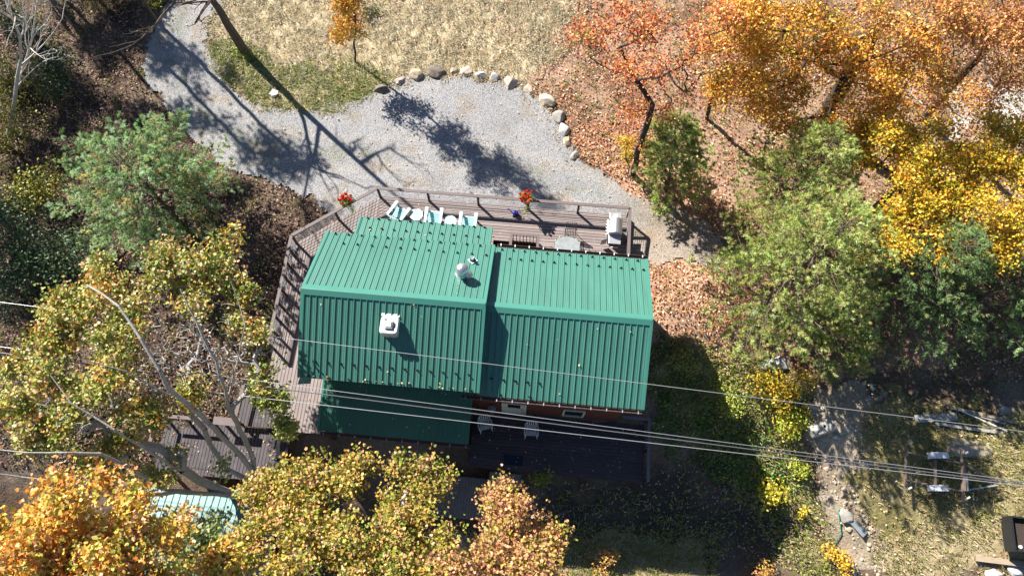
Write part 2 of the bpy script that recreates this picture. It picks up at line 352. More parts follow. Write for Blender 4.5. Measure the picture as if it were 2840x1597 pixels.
east = sm(V[:, 0] + 0.6 * (t - 0.5), 4.4, 6.4); gcol = gcol * (1 - east[:, None] * np.array([0.08, 0.22, 0.36]))
tk = np.array([G(*q_)[:2] for q_ in ((520, -60), (500, 60), (470, 150), (530, 290), (700, 400), (950, 430), (1250, 420), (1500, 480), (1850, 620))])
def dpoly(x, y, P_):
    best = np.full(x.shape, 1e9)
    for p, q_ in zip(P_[:-1], P_[1:]):
        d = q_ - p; t_ = np.clip(((x - p[0]) * d[0] + (y - p[1]) * d[1]) / (d @ d), 0, 1); best = np.minimum(best, np.hypot(x - p[0] - d[0] * t_, y - p[1] - d[1] * t_))
    return best
dd_ = dpoly(V[:, 0], V[:, 1], tk) + 0.35 * (t - 0.5); rut = np.exp(-((dd_ - 0.8) / 0.26) ** 2); gcol = gcol * (1 + rut[:, None] * np.array([0.10, 0.07, 0.02])); mid = np.exp(-(dd_ / 0.3) ** 2) * sm(fbm(V[:, 0], V[:, 1], 0.5, 66), 0.4, 0.7)
gcol = gcol * (1 - mid[:, None] * np.array([0.22, 0.18, 0.30]))
tag(np_mesh('driveway', V, F, m_gravel, col=gcol, smooth=True), kind='structure')

# ------------------------------------------------------------------ scatter helpers (vectorised small leaves / blades)
LEAF4 = (np.array([[0, -0.5, 0], [0.36, 0.0, 0.10], [0, 0.55, 0], [-0.36, 0.0, 0.10]]), np.array([[0, 1, 2], [0, 2, 3]]))
_o = [(0, -0.42, 0.0), (0.28, -0.30, 0.06), (0.50, 0.02, 0.02), (0.20, 0.10, 0.05), (0.30, 0.42, 0.03), (0.0, 0.58, -0.05), (-0.30, 0.42, 0.03), (-0.20, 0.10, 0.05), (-0.50, 0.02, 0.02), (-0.28, -0.30, 0.06)]
LEAFM = (np.array([(0, 0, 0)] + _o), np.array([[0, 1 + i, 1 + (i + 1) % 10] for i in range(10)]))
def leaf_mesh(name, Pn, size, cols, mat, parent=None, up=0.9, tmpl=LEAF4, flat=None):
    n = len(Pn)
    nr = rng.normal(size=(n, 3)); nr /= np.linalg.norm(nr, axis=1)[:, None]; nr[:, 2] += up; nr /= np.linalg.norm(nr, axis=1)[:, None]
    a = rng.normal(size=(n, 3)); a -= (a * nr).sum(1)[:, None] * nr; a /= np.linalg.norm(a, axis=1)[:, None]; b = np.cross(nr, a)
    tv, tf = tmpl; sz = size * rng.uniform(0.65, 1.3, n) if np.isscalar(size) else size
    Vv = Pn[:, None, :] + sz[:, None, None] * (tv[None, :, 0:1] * a[:, None, :] + tv[None, :, 1:2] * b[:, None, :] + tv[None, :, 2:3] * nr[:, None, :])
    k = len(tv); Fv = (tf[None] + (np.arange(n) * k)[:, None, None]).reshape(-1, 3)
    return np_mesh(name, Vv.reshape(-1, 3), Fv, mat, parent, col=np.repeat(cols, len(tf), 0))
def pick(pal, n, jit=0.18):
    w = np.array([p[3] for p in pal], float); w /= w.sum(); i = rng.choice(len(pal), n, p=w)
    c = np.array([p[:3] for p in pal])[i]; return np.clip(c * rng.uniform(1 - jit, 1 + jit, (n, 1)) * rng.uniform(0.93, 1.07, (n, 3)), 0, 0.95)
def pts_in(poly, dens, jit=0.4, keepf=None):
    p = np.array(poly); lo = p.min(0); hi = p.max(0); lo = np.maximum(lo, (-28, -3)); hi = np.minimum(hi, (28, 34))
    n = int((hi[0] - lo[0]) * (hi[1] - lo[1]) * dens); q = rng.uniform(lo, hi, (n, 2))
    jq = q + jit * (np.stack([fbm(q[:, 0], q[:, 1], 0.9, 11), fbm(q[:, 0], q[:, 1], 0.9, 12)], 1) - 0.5) * 2
    k = inpoly(jq[:, 0], jq[:, 1], poly)
    if keepf is not None: k &= rng.random(n) < keepf(q[:, 0], q[:, 1])
    return q[k]
def blades(name, q, h, w, cols, mat, lean=0.6, label=None, cat=None, flow=None):
    n = len(q); z = Z(q[:, 0], q[:, 1]) + 0.0
    ang = rng.uniform(0, 2 * math.pi, n) if flow is None else flow + rng.normal(0, 0.8, n)
    hh = h * rng.uniform(0.5, 1.4, n); ln = hh * lean * rng.uniform(0.3, 1.6, n)
    d = np.stack([np.cos(ang), np.sin(ang)], 1); s = np.stack([-d[:, 1], d[:, 0]], 1) * (w * rng.uniform(0.6, 1.4, n))[:, None]
    b0 = np.column_stack([q - s / 2, z - 0.02]); b1 = np.column_stack([q + s / 2, z - 0.02])
    m0 = np.column_stack([q + d * (ln * 0.35)[:, None] - s / 3, z + hh * 0.7]); m1 = np.column_stack([q + d * (ln * 0.35)[:, None] + s / 3, z + hh * 0.7])
    t = np.column_stack([q + d * ln[:, None], z + hh * 0.9])
    Vv = np.stack([b0, b1, m1, m0, t], 1).reshape(-1, 3); Fv = np.array([[0, 1, 2], [0, 2, 3], [3, 2, 4]])[None] + (np.arange(n) * 5)[:, None, None]
    return np_mesh(name, Vv, Fv.reshape(-1, 3), mat, col=np.repeat(cols, 3, 0))
def tufted(poly, ntuft, per, spread, keepf=None, jit=0.4):
    q = pts_in(poly, ntuft, jit, keepf); return np.repeat(q, per, 0) + rng.normal(0, spread, (len(q) * per, 2))

LIT = [(0.56, 0.32, 0.20, 3), (0.44, 0.20, 0.10, 3), (0.72, 0.52, 0.38, 1.8), (0.40, 0.12, 0.07, 1.2), (0.58, 0.30, 0.08, 1), (0.24, 0.12, 0.07, 2.2)]
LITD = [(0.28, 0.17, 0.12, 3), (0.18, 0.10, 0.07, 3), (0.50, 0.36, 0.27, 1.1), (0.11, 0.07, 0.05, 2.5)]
def litter(name, q, size, pal, lift=0.03):
    z = Z(q[:, 0], q[:, 1]) + rng.uniform(0.0, lift * 2, len(q)) + 0.05
    return leaf_mesh(name, np.column_stack([q, z]), size, pick(pal, len(q)), m_litter, up=2.0)
nodrive = lambda x, y: np.where(inpoly(x, y, P_drive), 0.10, 1.0)
q = np.concatenate([pts_in(P_litter, 90, 0.5, lambda x, y: nodrive(x, y) * (0.3 + 0.7 * sm(fbm(x, y, 1.3, 14), 0.35, 0.6))), pts_in(P_east, 110, 0.4, nodrive), pts_in(P_litter2, 90, 0.3, lambda x, y: nodrive(x, y) * 0.9)])
tag(litter('fallen_leaves', q, 0.105, LIT), kind='stuff')
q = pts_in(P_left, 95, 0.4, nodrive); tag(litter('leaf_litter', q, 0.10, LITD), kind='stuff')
q = np.concatenate([pts_in(P_lawn, 14), pts_in(P_lawn, 40, 0.4, lambda x, y: sm(x + 5, 0, 8)), pts_in(P_drive, 3.5), pts_in(P_se, 14), pts_in(P_weeds, 22), pts_in(P_shade, 16), pts_in(P_path, 12)])
tag(litter('scattered_leaves', q, 0.085, [(0.70, 0.52, 0.38, 3), (0.50, 0.28, 0.15, 2), (0.62, 0.46, 0.20, 1), (0.40, 0.06, 0.05, 0.4)]), kind='stuff')

GR = [(0.17, 0.23, 0.05, 3), (0.26, 0.30, 0.08, 2), (0.36, 0.33, 0.15, 2), (0.50, 0.44, 0.26, 1)]
DR = [(0.66, 0.58, 0.40, 3), (0.80, 0.72, 0.55, 2.5), (0.48, 0.39, 0.22, 2), (0.26, 0.25, 0.09, 1)]
SE = [(0.50, 0.40, 0.22, 3), (0.33, 0.31, 0.10, 3), (0.20, 0.25, 0.05, 2), (0.62, 0.52, 0.34, 1.5)]
WD = [(0.14, 0.22, 0.03, 3), (0.28, 0.34, 0.06, 2.5), (0.42, 0.42, 0.08, 1.5), (0.38, 0.26, 0.12, 1.2)]
def grass(name, q, h, w, pal, **k): return tag(blades(name, q, h, w, pick(pal, len(q)), m_grass, **k), kind='stuff')
grass('gravel_weeds', tufted(P_drive, 3, 7, 0.07, lambda x, y: sm(fbm(x, y, 1.1, 88), 0.55, 0.75)), 0.07, 0.02, WD)
grass('dry_grass', tufted(P_lawn, 46, 9, 0.09, lambda x, y: (0.45 + 0.55 * sm(fbm(x, y, 1.2, 77), 0.30, 0.6)) * np.where(inpoly(x, y, P_green), 0.4, 1.0)), 0.13, 0.03, DR, lean=1.3, flow=R(200))
grass('green_grass', tufted(P_green, 55, 11, 0.09, lambda x, y: 0.35 + 0.65 * sm(fbm(x, y, 1.0, 78), 0.3, 0.6)), 0.14, 0.028, GR, lean=1.0)
grass('field_grass', tufted(P_se, 42, 10, 0.10, lambda x, y: sm(fbm(x, y, 1.4, 79), 0.25, 0.6)), 0.14, 0.03, SE, lean=1.1)
grass('verge_grass', np.concatenate([tufted(P_weeds, 30, 10, 0.10), tufted(P_litter, 5, 9, 0.10, nodrive), tufted(P_left, 8, 9, 0.12, lambda x, y: nodrive(x, y) * sm(fbm(x, y, 1.0, 70), 0.45, 0.6)), tufted(P_shade, 10, 8, 0.1), tufted([(-2, -2), (9, -2), (9, 1.3), (-2, 1.3)], 28, 10, 0.1)]), 0.16, 0.03, WD + [(0.5, 0.42, 0.25, 4)], lean=0.9)
# low leafy ground cover east of the house
q = pts_in(GP([(1790, 900), (1880, 960), (1960, 1100), (2080, 1150), (2180, 1250), (2230, 1350), (2150, 1420), (1950, 1300), (1830, 1240), (1800, 1100)]), 130, 0.6, lambda x, y: sm(fbm(x, y, 0.8, 99), 0.3, 0.55))
tag(leaf_mesh('ground_cover', np.column_stack([q, Z(q[:, 0], q[:, 1]) + rng.uniform(0.04, 0.28, len(q))]), 0.13, pick([(0.06, 0.16, 0.025, 3), (0.12, 0.24, 0.04, 2), (0.30, 0.34, 0.07, 0.6)], len(q)), m_leaf, up=1.0), kind='stuff')
q = pts_in(P_weeds, 45, 0.6, lambda x, y: sm(fbm(x, y, 0.9, 98), 0.35, 0.6))
tag(leaf_mesh('weeds', np.column_stack([q, Z(q[:, 0], q[:, 1]) + rng.uniform(0.05, 0.3, len(q))]), 0.10, pick([(0.25, 0.33, 0.06, 3), (0.42, 0.42, 0.07, 2), (0.5, 0.38, 0.08, 1)], len(q)), m_leaf, up=0.8), kind='stuff')
# rubble on the path
def rubble(name, q, s0, s1, pal):
    base = np.array([[1, 0, 0], [0.2, 0.9, 0.1], [-0.9, 0.3, 0], [-0.3, -0.95, 0.05], [0.6, -0.7, 0], [0.15, 0.1, 0.8], [-0.25, -0.2, 0.7]])
    fs = np.array([[0, 1, 5], [1, 2, 5], [2, 6, 5], [2, 3, 6], [3, 4, 6], [4, 5, 6], [4, 0, 5]])
    n = len(q); s = s0 + (s1 - s0) * rng.random(n) ** 3; th = rng.uniform(0, 6.28, n); c, sn = np.cos(th), np.sin(th)
    b = base[None] * rng.uniform(0.7, 1.2, (n, 7, 3)); x = b[:, :, 0] * c[:, None] - b[:, :, 1] * sn[:, None]; y = b[:, :, 0] * sn[:, None] + b[:, :, 1] * c[:, None]
    Vv = np.stack([x, y, b[:, :, 2]], -1) * s[:, None, None]; Vv[:, :, :2] += q[:, None]; Vv[:, :, 2] += (Z(q[:, 0], q[:, 1]) + 0.02)[:, None]
    return np_mesh(name, Vv.reshape(-1, 3), (fs[None] + (np.arange(n) * 7)[:, None, None]).reshape(-1, 3), m_ground, col=np.repeat(pick(pal, n), 7, 0))
tag(rubble('rubble', pts_in(P_path, 26, 0.5), 0.03, 0.12, [(0.46, 0.38, 0.28, 2), (0.34, 0.27, 0.20, 2), (0.56, 0.50, 0.40, 1)]), kind='stuff')
tag(rubble('loose_gravel', pts_in(P_drive, 14, 0.5), 0.02, 0.045, [(0.5, 0.48, 0.45, 2), (0.25, 0.25, 0.26, 2), (0.62, 0.6, 0.56, 1)]), kind='stuff')

# ------------------------------------------------------------------ cabin
cab = empty('cabin', W(-2, 8, -0.4), 0, 'two section cabin with ribbed green metal roofs ringed by decks', 'house')
inv_cab = Matrix.Translation(-Vector(cab.location))
def cpart(name, mb, mat, parent=None, **k):
    """part of the cabin: geometry given in world coordinates"""
    mb.v = [(v[0] - cab.location.x, v[1] - cab.location.y, v[2] - cab.location.z) for v in mb.v]
    return mb.build(name, mat, parent or cab, **k)
def roof_panel(name, a0, a1, bt, zt, bb, zb, sp=0.2286, mat=None, rib=0.030, minor=2, parent=None, thick=0.035, phase=0.0, a0b=None):
    prof = [(a0, 0.0)]; a = a0 + 0.06 + phase
    while a < a1 - 0.05:
        prof += [(a - 0.022, 0), (a - 0.010, rib), (a + 0.010, rib), (a + 0.022, 0)]
        for k in range(minor):
            c = a + sp * (k + 1) / (minor + 1)
            if c < a1 - 0.03: prof += [(c - 0.014, 0), (c - 0.006, 0.006), (c + 0.006, 0.006), (c + 0.014, 0)]
        a += sp
    prof.append((a1, 0.0)); prof.sort(key=lambda p: p[0])
    dn = Vector((0, bb - bt, zb - zt)).normalized(); nrm = Vector((0, -dn.z, dn.y)) if bb > bt else Vector((0, dn.z, -dn.y))
    if nrm.z < 0: nrm = -nrm
    vs = []; n = len(prof)
    for (b, z) in ((bt, zt), (bb, zb)):
        for (a, h) in prof: vs.append(W(a, b + nrm.y * h, z + nrm.z * h))
    for (b, z) in ((bt, zt), (bb, zb)):
        for a in (a0, a1): vs.append(W(a, b - nrm.y * thick, z - nrm.z * thick))
    fs = [(i, i + 1, n + i + 1, n + i) if bb < bt else (i, n + i, n + i + 1, i + 1) for i in range(n - 1)]
    A, B, C_, D = 2 * n, 2 * n + 1, 2 * n + 2, 2 * n + 3
    fs += [(A, C_, D, B), (0, n, C_, A), (n - 1, B, D, 2 * n - 1), tuple(range(n, 2 * n)) + (D, C_), tuple(range(n))[::-1] + (A, B)]
    return cpart(name, MB().add(vs, fs), mat or m_roof, parent)
RM, RW = 8.36, 8.45      # ridge lines
main_n = roof_panel('roof', -8.30, -1.74, RM, 4.70, 11.34, 3.14); main_s = roof_panel('roof', -8.30, -1.74, RM, 4.70, 5.47, 3.15, rib=0.038)
wing_n = roof_panel('roof', -1.74, 4.30, RW, 4.22, 11.44, 2.75); wing_s = roof_panel('roof', -1.74, 4.30, RW, 4.22, 5.47, 2.75, rib=0.038)
ext_n = roof_panel('roof', -7.25, -1.90, 11.05, 3.08, 12.35, 2.60)
lean_s = roof_panel('roof', -7.95, -2.06, 5.90, 1.05, 3.97, 0.60, mat=m_roof_lo, rib=0.02)
lean_s['label'] = 'faded dark green low lean-to roof on the shaded back side'
# small awning roof on the west wall
mb = MB(); vs = [W(-8.05, 7.0, 2.55), W(-8.05, 5.4, 2.55), W(-8.62, 5.4, 2.2), W(-8.35, 7.0, 2.38)]
mb.add(vs + [(v[0], v[1], v[2] - 0.04) for v in vs], [(0, 1, 2, 3), (4, 7, 6, 5), (0, 4, 5, 1), (1, 5, 6, 2), (2, 6, 7, 3), (3, 7, 4, 0)])
for i in range(7):
    b = 5.5 + i * 0.2; p0 = Vector(W(-8.05, b, 2.56)); p1 = Vector(W(-8.60 + 0.17 * (b - 5.4), b, 2.22)); mb.bar(p0, p1, 0.03, 0.03)
cpart('awning_roof', mb, m_roof)
def cap(name, a0, a1, b, z, slope=0.53, w=0.2):
    mb = MB(); z += 0.045
    prof = [(-w, -w * slope - 0.012), (-w, -w * slope), (-0.02, 0), (0.02, 0), (w, -w * slope), (w, -w * slope - 0.012)]
    vs = [W(a, b + q[0], z + q[1]) for a in (a0, a1) for q in prof]; n = 6
    mb.add(vs, [(i, i + 1, n + i + 1, n + i) for i in range(5)] + [(5, 0, 6, 11), (0, 5, 4, 3, 2, 1), (6, 7, 8, 9, 10, 11)])
    return cpart(name, mb, m_trim)
cap('ridge_cap', -8.34, -1.70, RM, 4.70, 0.53); cap('ridge_cap', -1.69, 4.34, RW, 4.22, 0.495)
def rake(a, pts, w=0.11, off=0.0):
    mb = MB()
    for (b0, z0), (b1, z1) in zip(pts[:-1], pts[1:]):
        mb.bar(W(a, b0, z0 + 0.018), W(a, b1, z1 + 0.018), w, 0.05); mb.bar(W(a + off, b0, z0 - 0.09), W(a + off, b1, z1 - 0.09), 0.025, 0.15)
    return cpart('rake_trim', mb, m_trim)
rake(-8.31, [(11.34, 3.14), (RM, 4.70), (5.47, 3.15)], off=-0.045); rake(-1.73, [(11.34, 3.14), (RM, 4.70), (5.47, 3.15)], off=0.04)
rake(4.31, [(11.44, 2.75), (RW, 4.22), (5.47, 2.75)], off=0.045); rake(-7.26, [(11.30, 2.99), (12.35, 2.60)], 0.08, off=-0.03); rake(-1.91, [(11.30, 2.99), (12.35, 2.60)], 0.06, off=0.02)
rake(-7.97, [(5.9, 1.05), (3.97, 0.60)], 0.09, off=-0.03)
def gable_body(name, a0, a1, b0, b1, zf, zr, zb, br):
    mb = MB(); prof = [(b0, zb), (b0, zf), (br, zr), (b1, zf), (b1, zb)]
    vs = [W(a, b, z) for a in (a0, a1) for b, z in prof]
    mb.add(vs, [(0, 1, 2, 3, 4), (9, 8, 7, 6, 5)] + [(i, 5 + i, 5 + (i + 1) % 5, (i + 1) % 5) for i in range(5)]); return cpart(name, mb, m_wall)
gable_body('wall', -7.85, -1.95, 5.95, 10.95, 3.28, 4.55, -4.6, RM); gable_body('wall', -1.945, 3.95, 5.86, 10.98, 2.86, 4.07, -4.6, RW)
mb = MB(); mb.prism([W(a, b)[:2] for a, b in [(-7.0, 10.96), (-7.0, 12.0), (-2.15, 12.0), (-2.15, 10.96)]], -0.9, 2.55); cpart('wall', mb, m_wall)
mb = MB(); mb.prism([W(a, b)[:2] for a, b in [(-7.7, 5.94), (-7.7, 4.25), (-2.3, 4.25), (-2.3, 5.94)]], -4.6, 0.62); cpart('wall', mb, m_wall)
mb = MB()
for (a0, a1, b, z) in ((-8.2, -1.8, 11.26, 3.03), (-8.2, -1.8, 5.55, 3.03), (-1.7, 4.2, 5.56, 2.62), (-1.7, 4.2, 11.35, 2.62), (-7.2, -1.95, 12.28, 2.49), (-7.85, -2.1, 4.04, 0.50)):
    cpart('fascia', MB().bar(W(a0, b, z), W(a1, b, z), 0.03, 0.15), m_brown)

def gutter(a0, a1, b, z, n, out, hang=m_white):
    mb = MB()
    for db, h, w in ((0, -0.05, 0.115),):
        mb.bar(W(a0, b, z - 0.085), W(a1, b, z - 0.085), 0.11, 0.012)
    mb.bar(W(a0, b - 0.055, z - 0.045), W(a1, b - 0.055, z - 0.045), 0.012, 0.09); mb.bar(W(a0, b + 0.055, z - 0.045), W(a1, b + 0.055, z - 0.045), 0.012, 0.09)
    g = cpart('gutter', mb, m_brown)
    for i in range(n):
        a = a0 + 0.15 + (a1 - a0 - 0.3) * i / (n - 1)
        h = MB(); h.box(W(a, b + out * 0.03, z + 0.012), (0.034, 0.10, 0.02), PSI)
        cpart('hanger', h, hang, g)
gutter(-1.62, 4.30, 11.53, 2.74, 11, 1); gutter(-2.35, 4.30, 5.38, 2.74, 12, -1, m_galv); gutter(-7.9, -2.0, 3.89, 0.60, 10, -1, m_galv)
# downspout end bit
# snow guards: one mesh, copied along the eaves
def guard_proto(kind):
    mb = MB(); mb.box((0, 0, 0.008), (0.12, 0.035, 0.012)); mb.box((0, 0, 0.045), (0.065, 0.016, 0.075)); mb.box((0.02, -0.025, 0.02), (0.025, 0.06, 0.016))
    me = bpy.data.meshes.new('snow_guard'); me.from_pydata(mb.v, [], mb.f); me.materials.append(m_guard); return me
gm = guard_proto(0); NG = 0
def guards(parent, a0, a1, n, bt, zt, bb, zb, frac):
    global NG
    sl_ = math.atan2(zt - zb, abs(bt - bb)) * (1 if bb > bt else -1)
    for i in range(n):
        a = a0 + (a1 - a0) * i / max(1, n - 1); b = bt + (bb - bt) * frac; z = zt + (zb - zt) * frac + 0.012
        o = bpy.data.objects.new('snow_guard', gm); link(o, parent); w = Vector(W(a, b, z)) - cab.location
        o.location = w; o.rotation_euler = (Matrix.Rotation(PSI, 3, 'Z') @ Matrix.Rotation(-sl_, 3, 'X')).to_euler(); NG += 1
guards(main_n, -7.95, -2.25, 12, RM, 4.70, 11.34, 3.14, 0.965); guards(main_n, -7.5, -1.95, 11, RM, 4.70, 11.34, 3.14, 0.80)
guards(wing_n, -1.4, 3.95, 13, RW, 4.22, 11.44, 2.75, 0.955); guards(wing_n, -1.05, 4.15, 13, RW, 4.22, 11.44, 2.75, 0.80)
guards(ext_n, -6.95, -2.2, 12, 11.05, 3.08, 12.35, 2.6, 0.955); guards(ext_n, -6.75, -2.4, 10, 11.05, 3.08, 12.35, 2.6, 0.56)
guards(main_s, -7.75, -2.1, 13, RM, 4.70, 5.47, 3.15, 0.80); guards(main_s, -7.95, -2.0, 9, RM, 4.70, 5.47, 3.15, 0.975)
guards(wing_s, -1.3, 0.45, 5, RW, 4.22, 5.47, 2.75, 0.80); guards(wing_s, -0.95, 0.15, 2, RW, 4.22, 5.47, 2.75, 0.965)
# flue with domed cap
fa, fb, fz = -2.68, 9.62, 4.70 - (9.62 - RM) * 0.5235
mb = MB(); mb.lathe([(0.38, -0.16), (0.32, 0.02), (0.24, 0.08), (0.19, 0.12), (0.185, 0.46)], W(fa, fb, fz)); flue = cpart('flue', mb, m_steel2, smooth=True)
mb = MB(); mb.lathe([(0.225, 0.40), (0.235, 0.46)], W(fa, fb, fz)); mb.lathe([(0.235, 0.56), (0.24, 0.60), (0.235, 0.67), (0.20, 0.75), (0.12, 0.81), (0.0, 0.835)], W(fa, fb, fz)); cpart('flue_cap', mb, m_steel, flue, smooth=True)
mb = MB(); mb.lathe([(0.20, 0.46), (0.20, 0.56)], W(fa, fb, fz)); cpart('flue_screen', mb, m_black, flue)
fa, fb = -2.43, 10.42; fz = 4.70 - (fb - RM) * 0.5235
mb = MB(); mb.lathe([(0.055, 0.0), (0.055, 0.34), (0.045, 0.34), (0.045, 0.30)], W(fa, fb, fz), 12); vp = cpart('vent_pipe', mb, m_white)
mb = MB(); s_ = 0.20
vs = [Vector(W(fa + s_ * math.cos(t) * 1.0, fb + s_ * math.sin(t), fz + 0.05 - s_ * math.sin(t) * 0.5235)) for t in (0, math.pi / 2, math.pi, 1.5 * math.pi)]
mb.add(vs + [v - Vector((0, 0, 0.03)) for v in vs], [(0, 1, 2, 3), (7, 6, 5, 4)] + [(i, i + 4, (i + 1) % 4 + 4, (i + 1) % 4) for i in range(4)]); cpart('flashing', mb, m_pale, vp)
mb = MB(); mb.lathe([(0.12, 0.02), (0.10, 0.10), (0.065, 0.14)], W(fa, fb, fz + 0.03), 14); cpart('vent_boot', mb, m_guard, vp)
# square roof fan housing on the south slope
fa, fb = -5.04, 7.33; fz = 4.70 - (RM - fb) * 0.536
sq = lambda r_, z, c, n=7: [(r_ * math.copysign(abs(math.cos(t)) ** 0.35, math.cos(t)), r_ * math.copysign(abs(math.sin(t)) ** 0.35, math.sin(t)), z) for t in [2 * math.pi * (k + 0.5) / (4 * n) for k in range(4 * n)]]
mb = MB(); rings = [sq(0.30, -0.25, 0), sq(0.30, 0.22, 0), sq(0.335, 0.24, 0), sq(0.335, 0.33, 0), sq(0.30, 0.37, 0), sq(0.20, 0.36, 0)]
vs = []; c0 = Vector(W(fa, fb, fz)); rot = Matrix.Rotation(PSI, 3, 'Z')
for r_ in rings: vs += [rot @ Vector(p) + c0 for p in r_]
n = 28; fs = [(i * n + k, i * n + (k + 1) % n, (i + 1) * n + (k + 1) % n, (i + 1) * n + k) for i in range(5) for k in range(n)] + [tuple(5 * n + k for k in range(n))]
mb.add(vs, fs); fan = cpart('roof_fan', mb, m_resin)
mb = MB(); mb.box(W(fa - 0.01, fb + 0.0, fz + 0.40), (0.27, 0.29, 0.10), PSI); mb.box(W(fa - 0.01, fb + 0.0, fz + 0.465), (0.19, 0.21, 0.04), PSI); cpart('fan_motor', mb, m_galv, fan)
mb = MB(); mb.box(W(fa - 0.14, fb + 0.17, fz + 0.40), (0.05, 0.06, 0.08), PSI); mb.box(W(fa + 0.16, fb + 0.02, fz + 0.39), (0.05, 0.14, 0.06), PSI); cpart('fan_bracket', mb, m_black, fan)
mb = MB(); mb.box(W(fa - 0.03, fb + 0.42, fz + 0.235), (0.66, 0.13, 0.03), PSI); cpart('flashing', mb, m_galv, fan)
# back wall door, window, lamp
bd = 5.86; ZL = -2.1
def framed(a0, a1, z0, z1, frame_m, pane_m, name, depth=0.06, t=0.09):
    fr = MB()
    for (x0, x1, y0, y1) in ((a0, a1, z0, z0 + t), (a0, a1, z1 - t, z1), (a0, a0 + t, z0 + t, z1 - t), (a1 - t, a1, z0 + t, z1 - t)):
        fr.prism([W(x0, bd - depth)[:2], W(x1, bd - depth)[:2], W(x1, bd + 0.02)[:2], W(x0, bd + 0.02)[:2]], y0 + ZL, y1 + ZL)
    o = cpart(name, fr, frame_m); return o
dr = framed(-0.95, 0.08, 0.0, 2.12, m_cream, m_glass, 'door')
mb = MB(); mb.prism([W(x, y)[:2] for x, y in ((-0.86, bd - 0.03), (-0.01, bd - 0.03), (-0.01, bd + 0.01), (-0.86, bd + 0.01))], 0.09 + ZL, 1.15 + ZL); mb.prism([W(x, y)[:2] for x, y in ((-0.86, bd - 0.03), (-0.70, bd - 0.03), (-0.70, bd + 0.01), (-0.86, bd + 0.01))], 1.15 + ZL, 2.03 + ZL); mb.prism([W(x, y)[:2] for x, y in ((-0.17, bd - 0.03), (-0.01, bd - 0.03), (-0.01, bd + 0.01), (-0.17, bd + 0.01))], 1.15 + ZL, 2.03 + ZL); cpart('door_leaf', mb, m_cream, dr)
mb = MB(); mb.prism([W(x, y)[:2] for x, y in ((-0.70, bd - 0.015), (-0.17, bd - 0.015), (-0.17, bd + 0.01), (-0.70, bd + 0.01))], 1.16 + ZL, 2.02 + ZL); cpart('pane', mb, m_glass, dr)
mb = MB(); mb.box(W(-0.10, bd - 0.06, 1.0 + ZL), (0.06, 0.05, 0.06), PSI); cpart('handle', mb, m_steel2, dr)
wd = framed(1.60, 2.50, 0.55, 1.75, m_cream, m_glass, 'window', t=0.07)
mb = MB(); mb.prism([W(x, y)[:2] for x, y in ((1.67, bd - 0.02), (2.43, bd - 0.02), (2.43, bd + 0.01), (1.67, bd + 0.01))], 0.62 + ZL, 1.68 + ZL); cpart('pane', mb, m_glass, wd)
mb = MB(); mb.lathe([(0.0, 0), (0.13, 0.0), (0.14, 0.22), (0.16, 0.24), (0.16, 0.28), (0.0, 0.30)], W(-1.35, 5.66, 1.2 + ZL), 16); cpart('wall_lantern', mb, m_greywood)

# ------------------------------------------------------------------ decks
def clip(poly, n, d):
    out = []
    for i in range(len(poly)):
        p, q = poly[i], poly[(i + 1) % len(poly)]; sp = p[0] * n[0] + p[1] * n[1] - d; sq_ = q[0] * n[0] + q[1] * n[1] - d
        if sp <= 0: out.append(p)
        if sp * sq_ < 0: t = sp / (sp - sq_); out.append((p[0] + (q[0] - p[0]) * t, p[1] + (q[1] - p[1]) * t))
    return out
def boards(mb, poly, axis, wd_=0.14, gap=0.020, z=0.0, th=0.035, ox=0.0, oy=0.0, oz=0.0):
    i = 0 if axis == 'b' else 1; lo = min(p[i] for p in poly); hi = max(p[i] for p in poly); t = lo; n = (1, 0) if i == 0 else (0, 1)
    j = 1 - i; nj = (0, 1) if i == 0 else (1, 0)
    while t < hi:
        c = clip(poly, n, t + wd_ - gap); c = clip(c, (-n[0], -n[1]), -t) if len(c) > 2 else []
        if len(c) > 2:
            # butt joints along long boards
            l0 = min(p[j] for p in c); l1 = max(p[j] for p in c); cut = l0 + random.uniform(1.5, 4.5); segs = []
            rest = c
            while cut < l1 - 0.6:
                a_ = clip(rest, nj, cut - 0.004); rest = clip(rest, (-nj[0], -nj[1]), -(cut + 0.004)); segs.append(a_); cut += random.uniform(3.2, 4.8)
            segs.append(rest)
            for s_ in segs:
                if len(s_) > 2: mb.prism([(W(*p)[0] - ox, W(*p)[1] - oy) for p in s_], z - th + random.uniform(-0.002, 0.002), z + random.uniform(-0.002, 0.002))
        t += wd_
class Deck:
    def __init__(s, name, a, b, z, label): s.o = empty(name, W(a, b, z), 0, label, 'deck'); s.l = s.o.location
    def part(s, name, mb, mat, parent=None):
        mb.v = [(v[0] - s.l.x, v[1] - s.l.y, v[2] - s.l.z) for v in mb.v]; return mb.build(name, mat, parent or s.o)
D = Deck('deck', -3, 13.5, 0, 'sunlit grey brown deck wrapping the front and west side of the cabin')
mb = MB()
boards(mb, [(-7.22, 12.97), (3.95, 12.97), (3.95, 14.70), (-7.22, 14.70)], 'a')
boards(mb, [(-7.22, 11.9), (-1.98, 11.9), (-1.98, 12.965), (-7.22, 12.965)], 'a'); boards(mb, [(0.0, 10.9), (3.95, 10.9), (3.95, 12.965), (0.0, 12.965)], 'a')
boards(mb, [(-7.23, 14.69), (-10.62, 12.05), (-10.62, 5.2), (-7.23, 5.2)], 'b'); boards(mb, [(-10.62, 5.195), (-9.6, 3.92), (-7.62, 3.92), (-7.62, 5.195)], 'b')
D.part('floor', mb, m_deck)
mb = MB()
outline = [(3.95, 10.9), (3.95, 14.7), (-7.23, 14.7), (-10.62, 12.05), (-10.62, 5.2), (-9.6, 3.92), (-7.6, 3.92)]
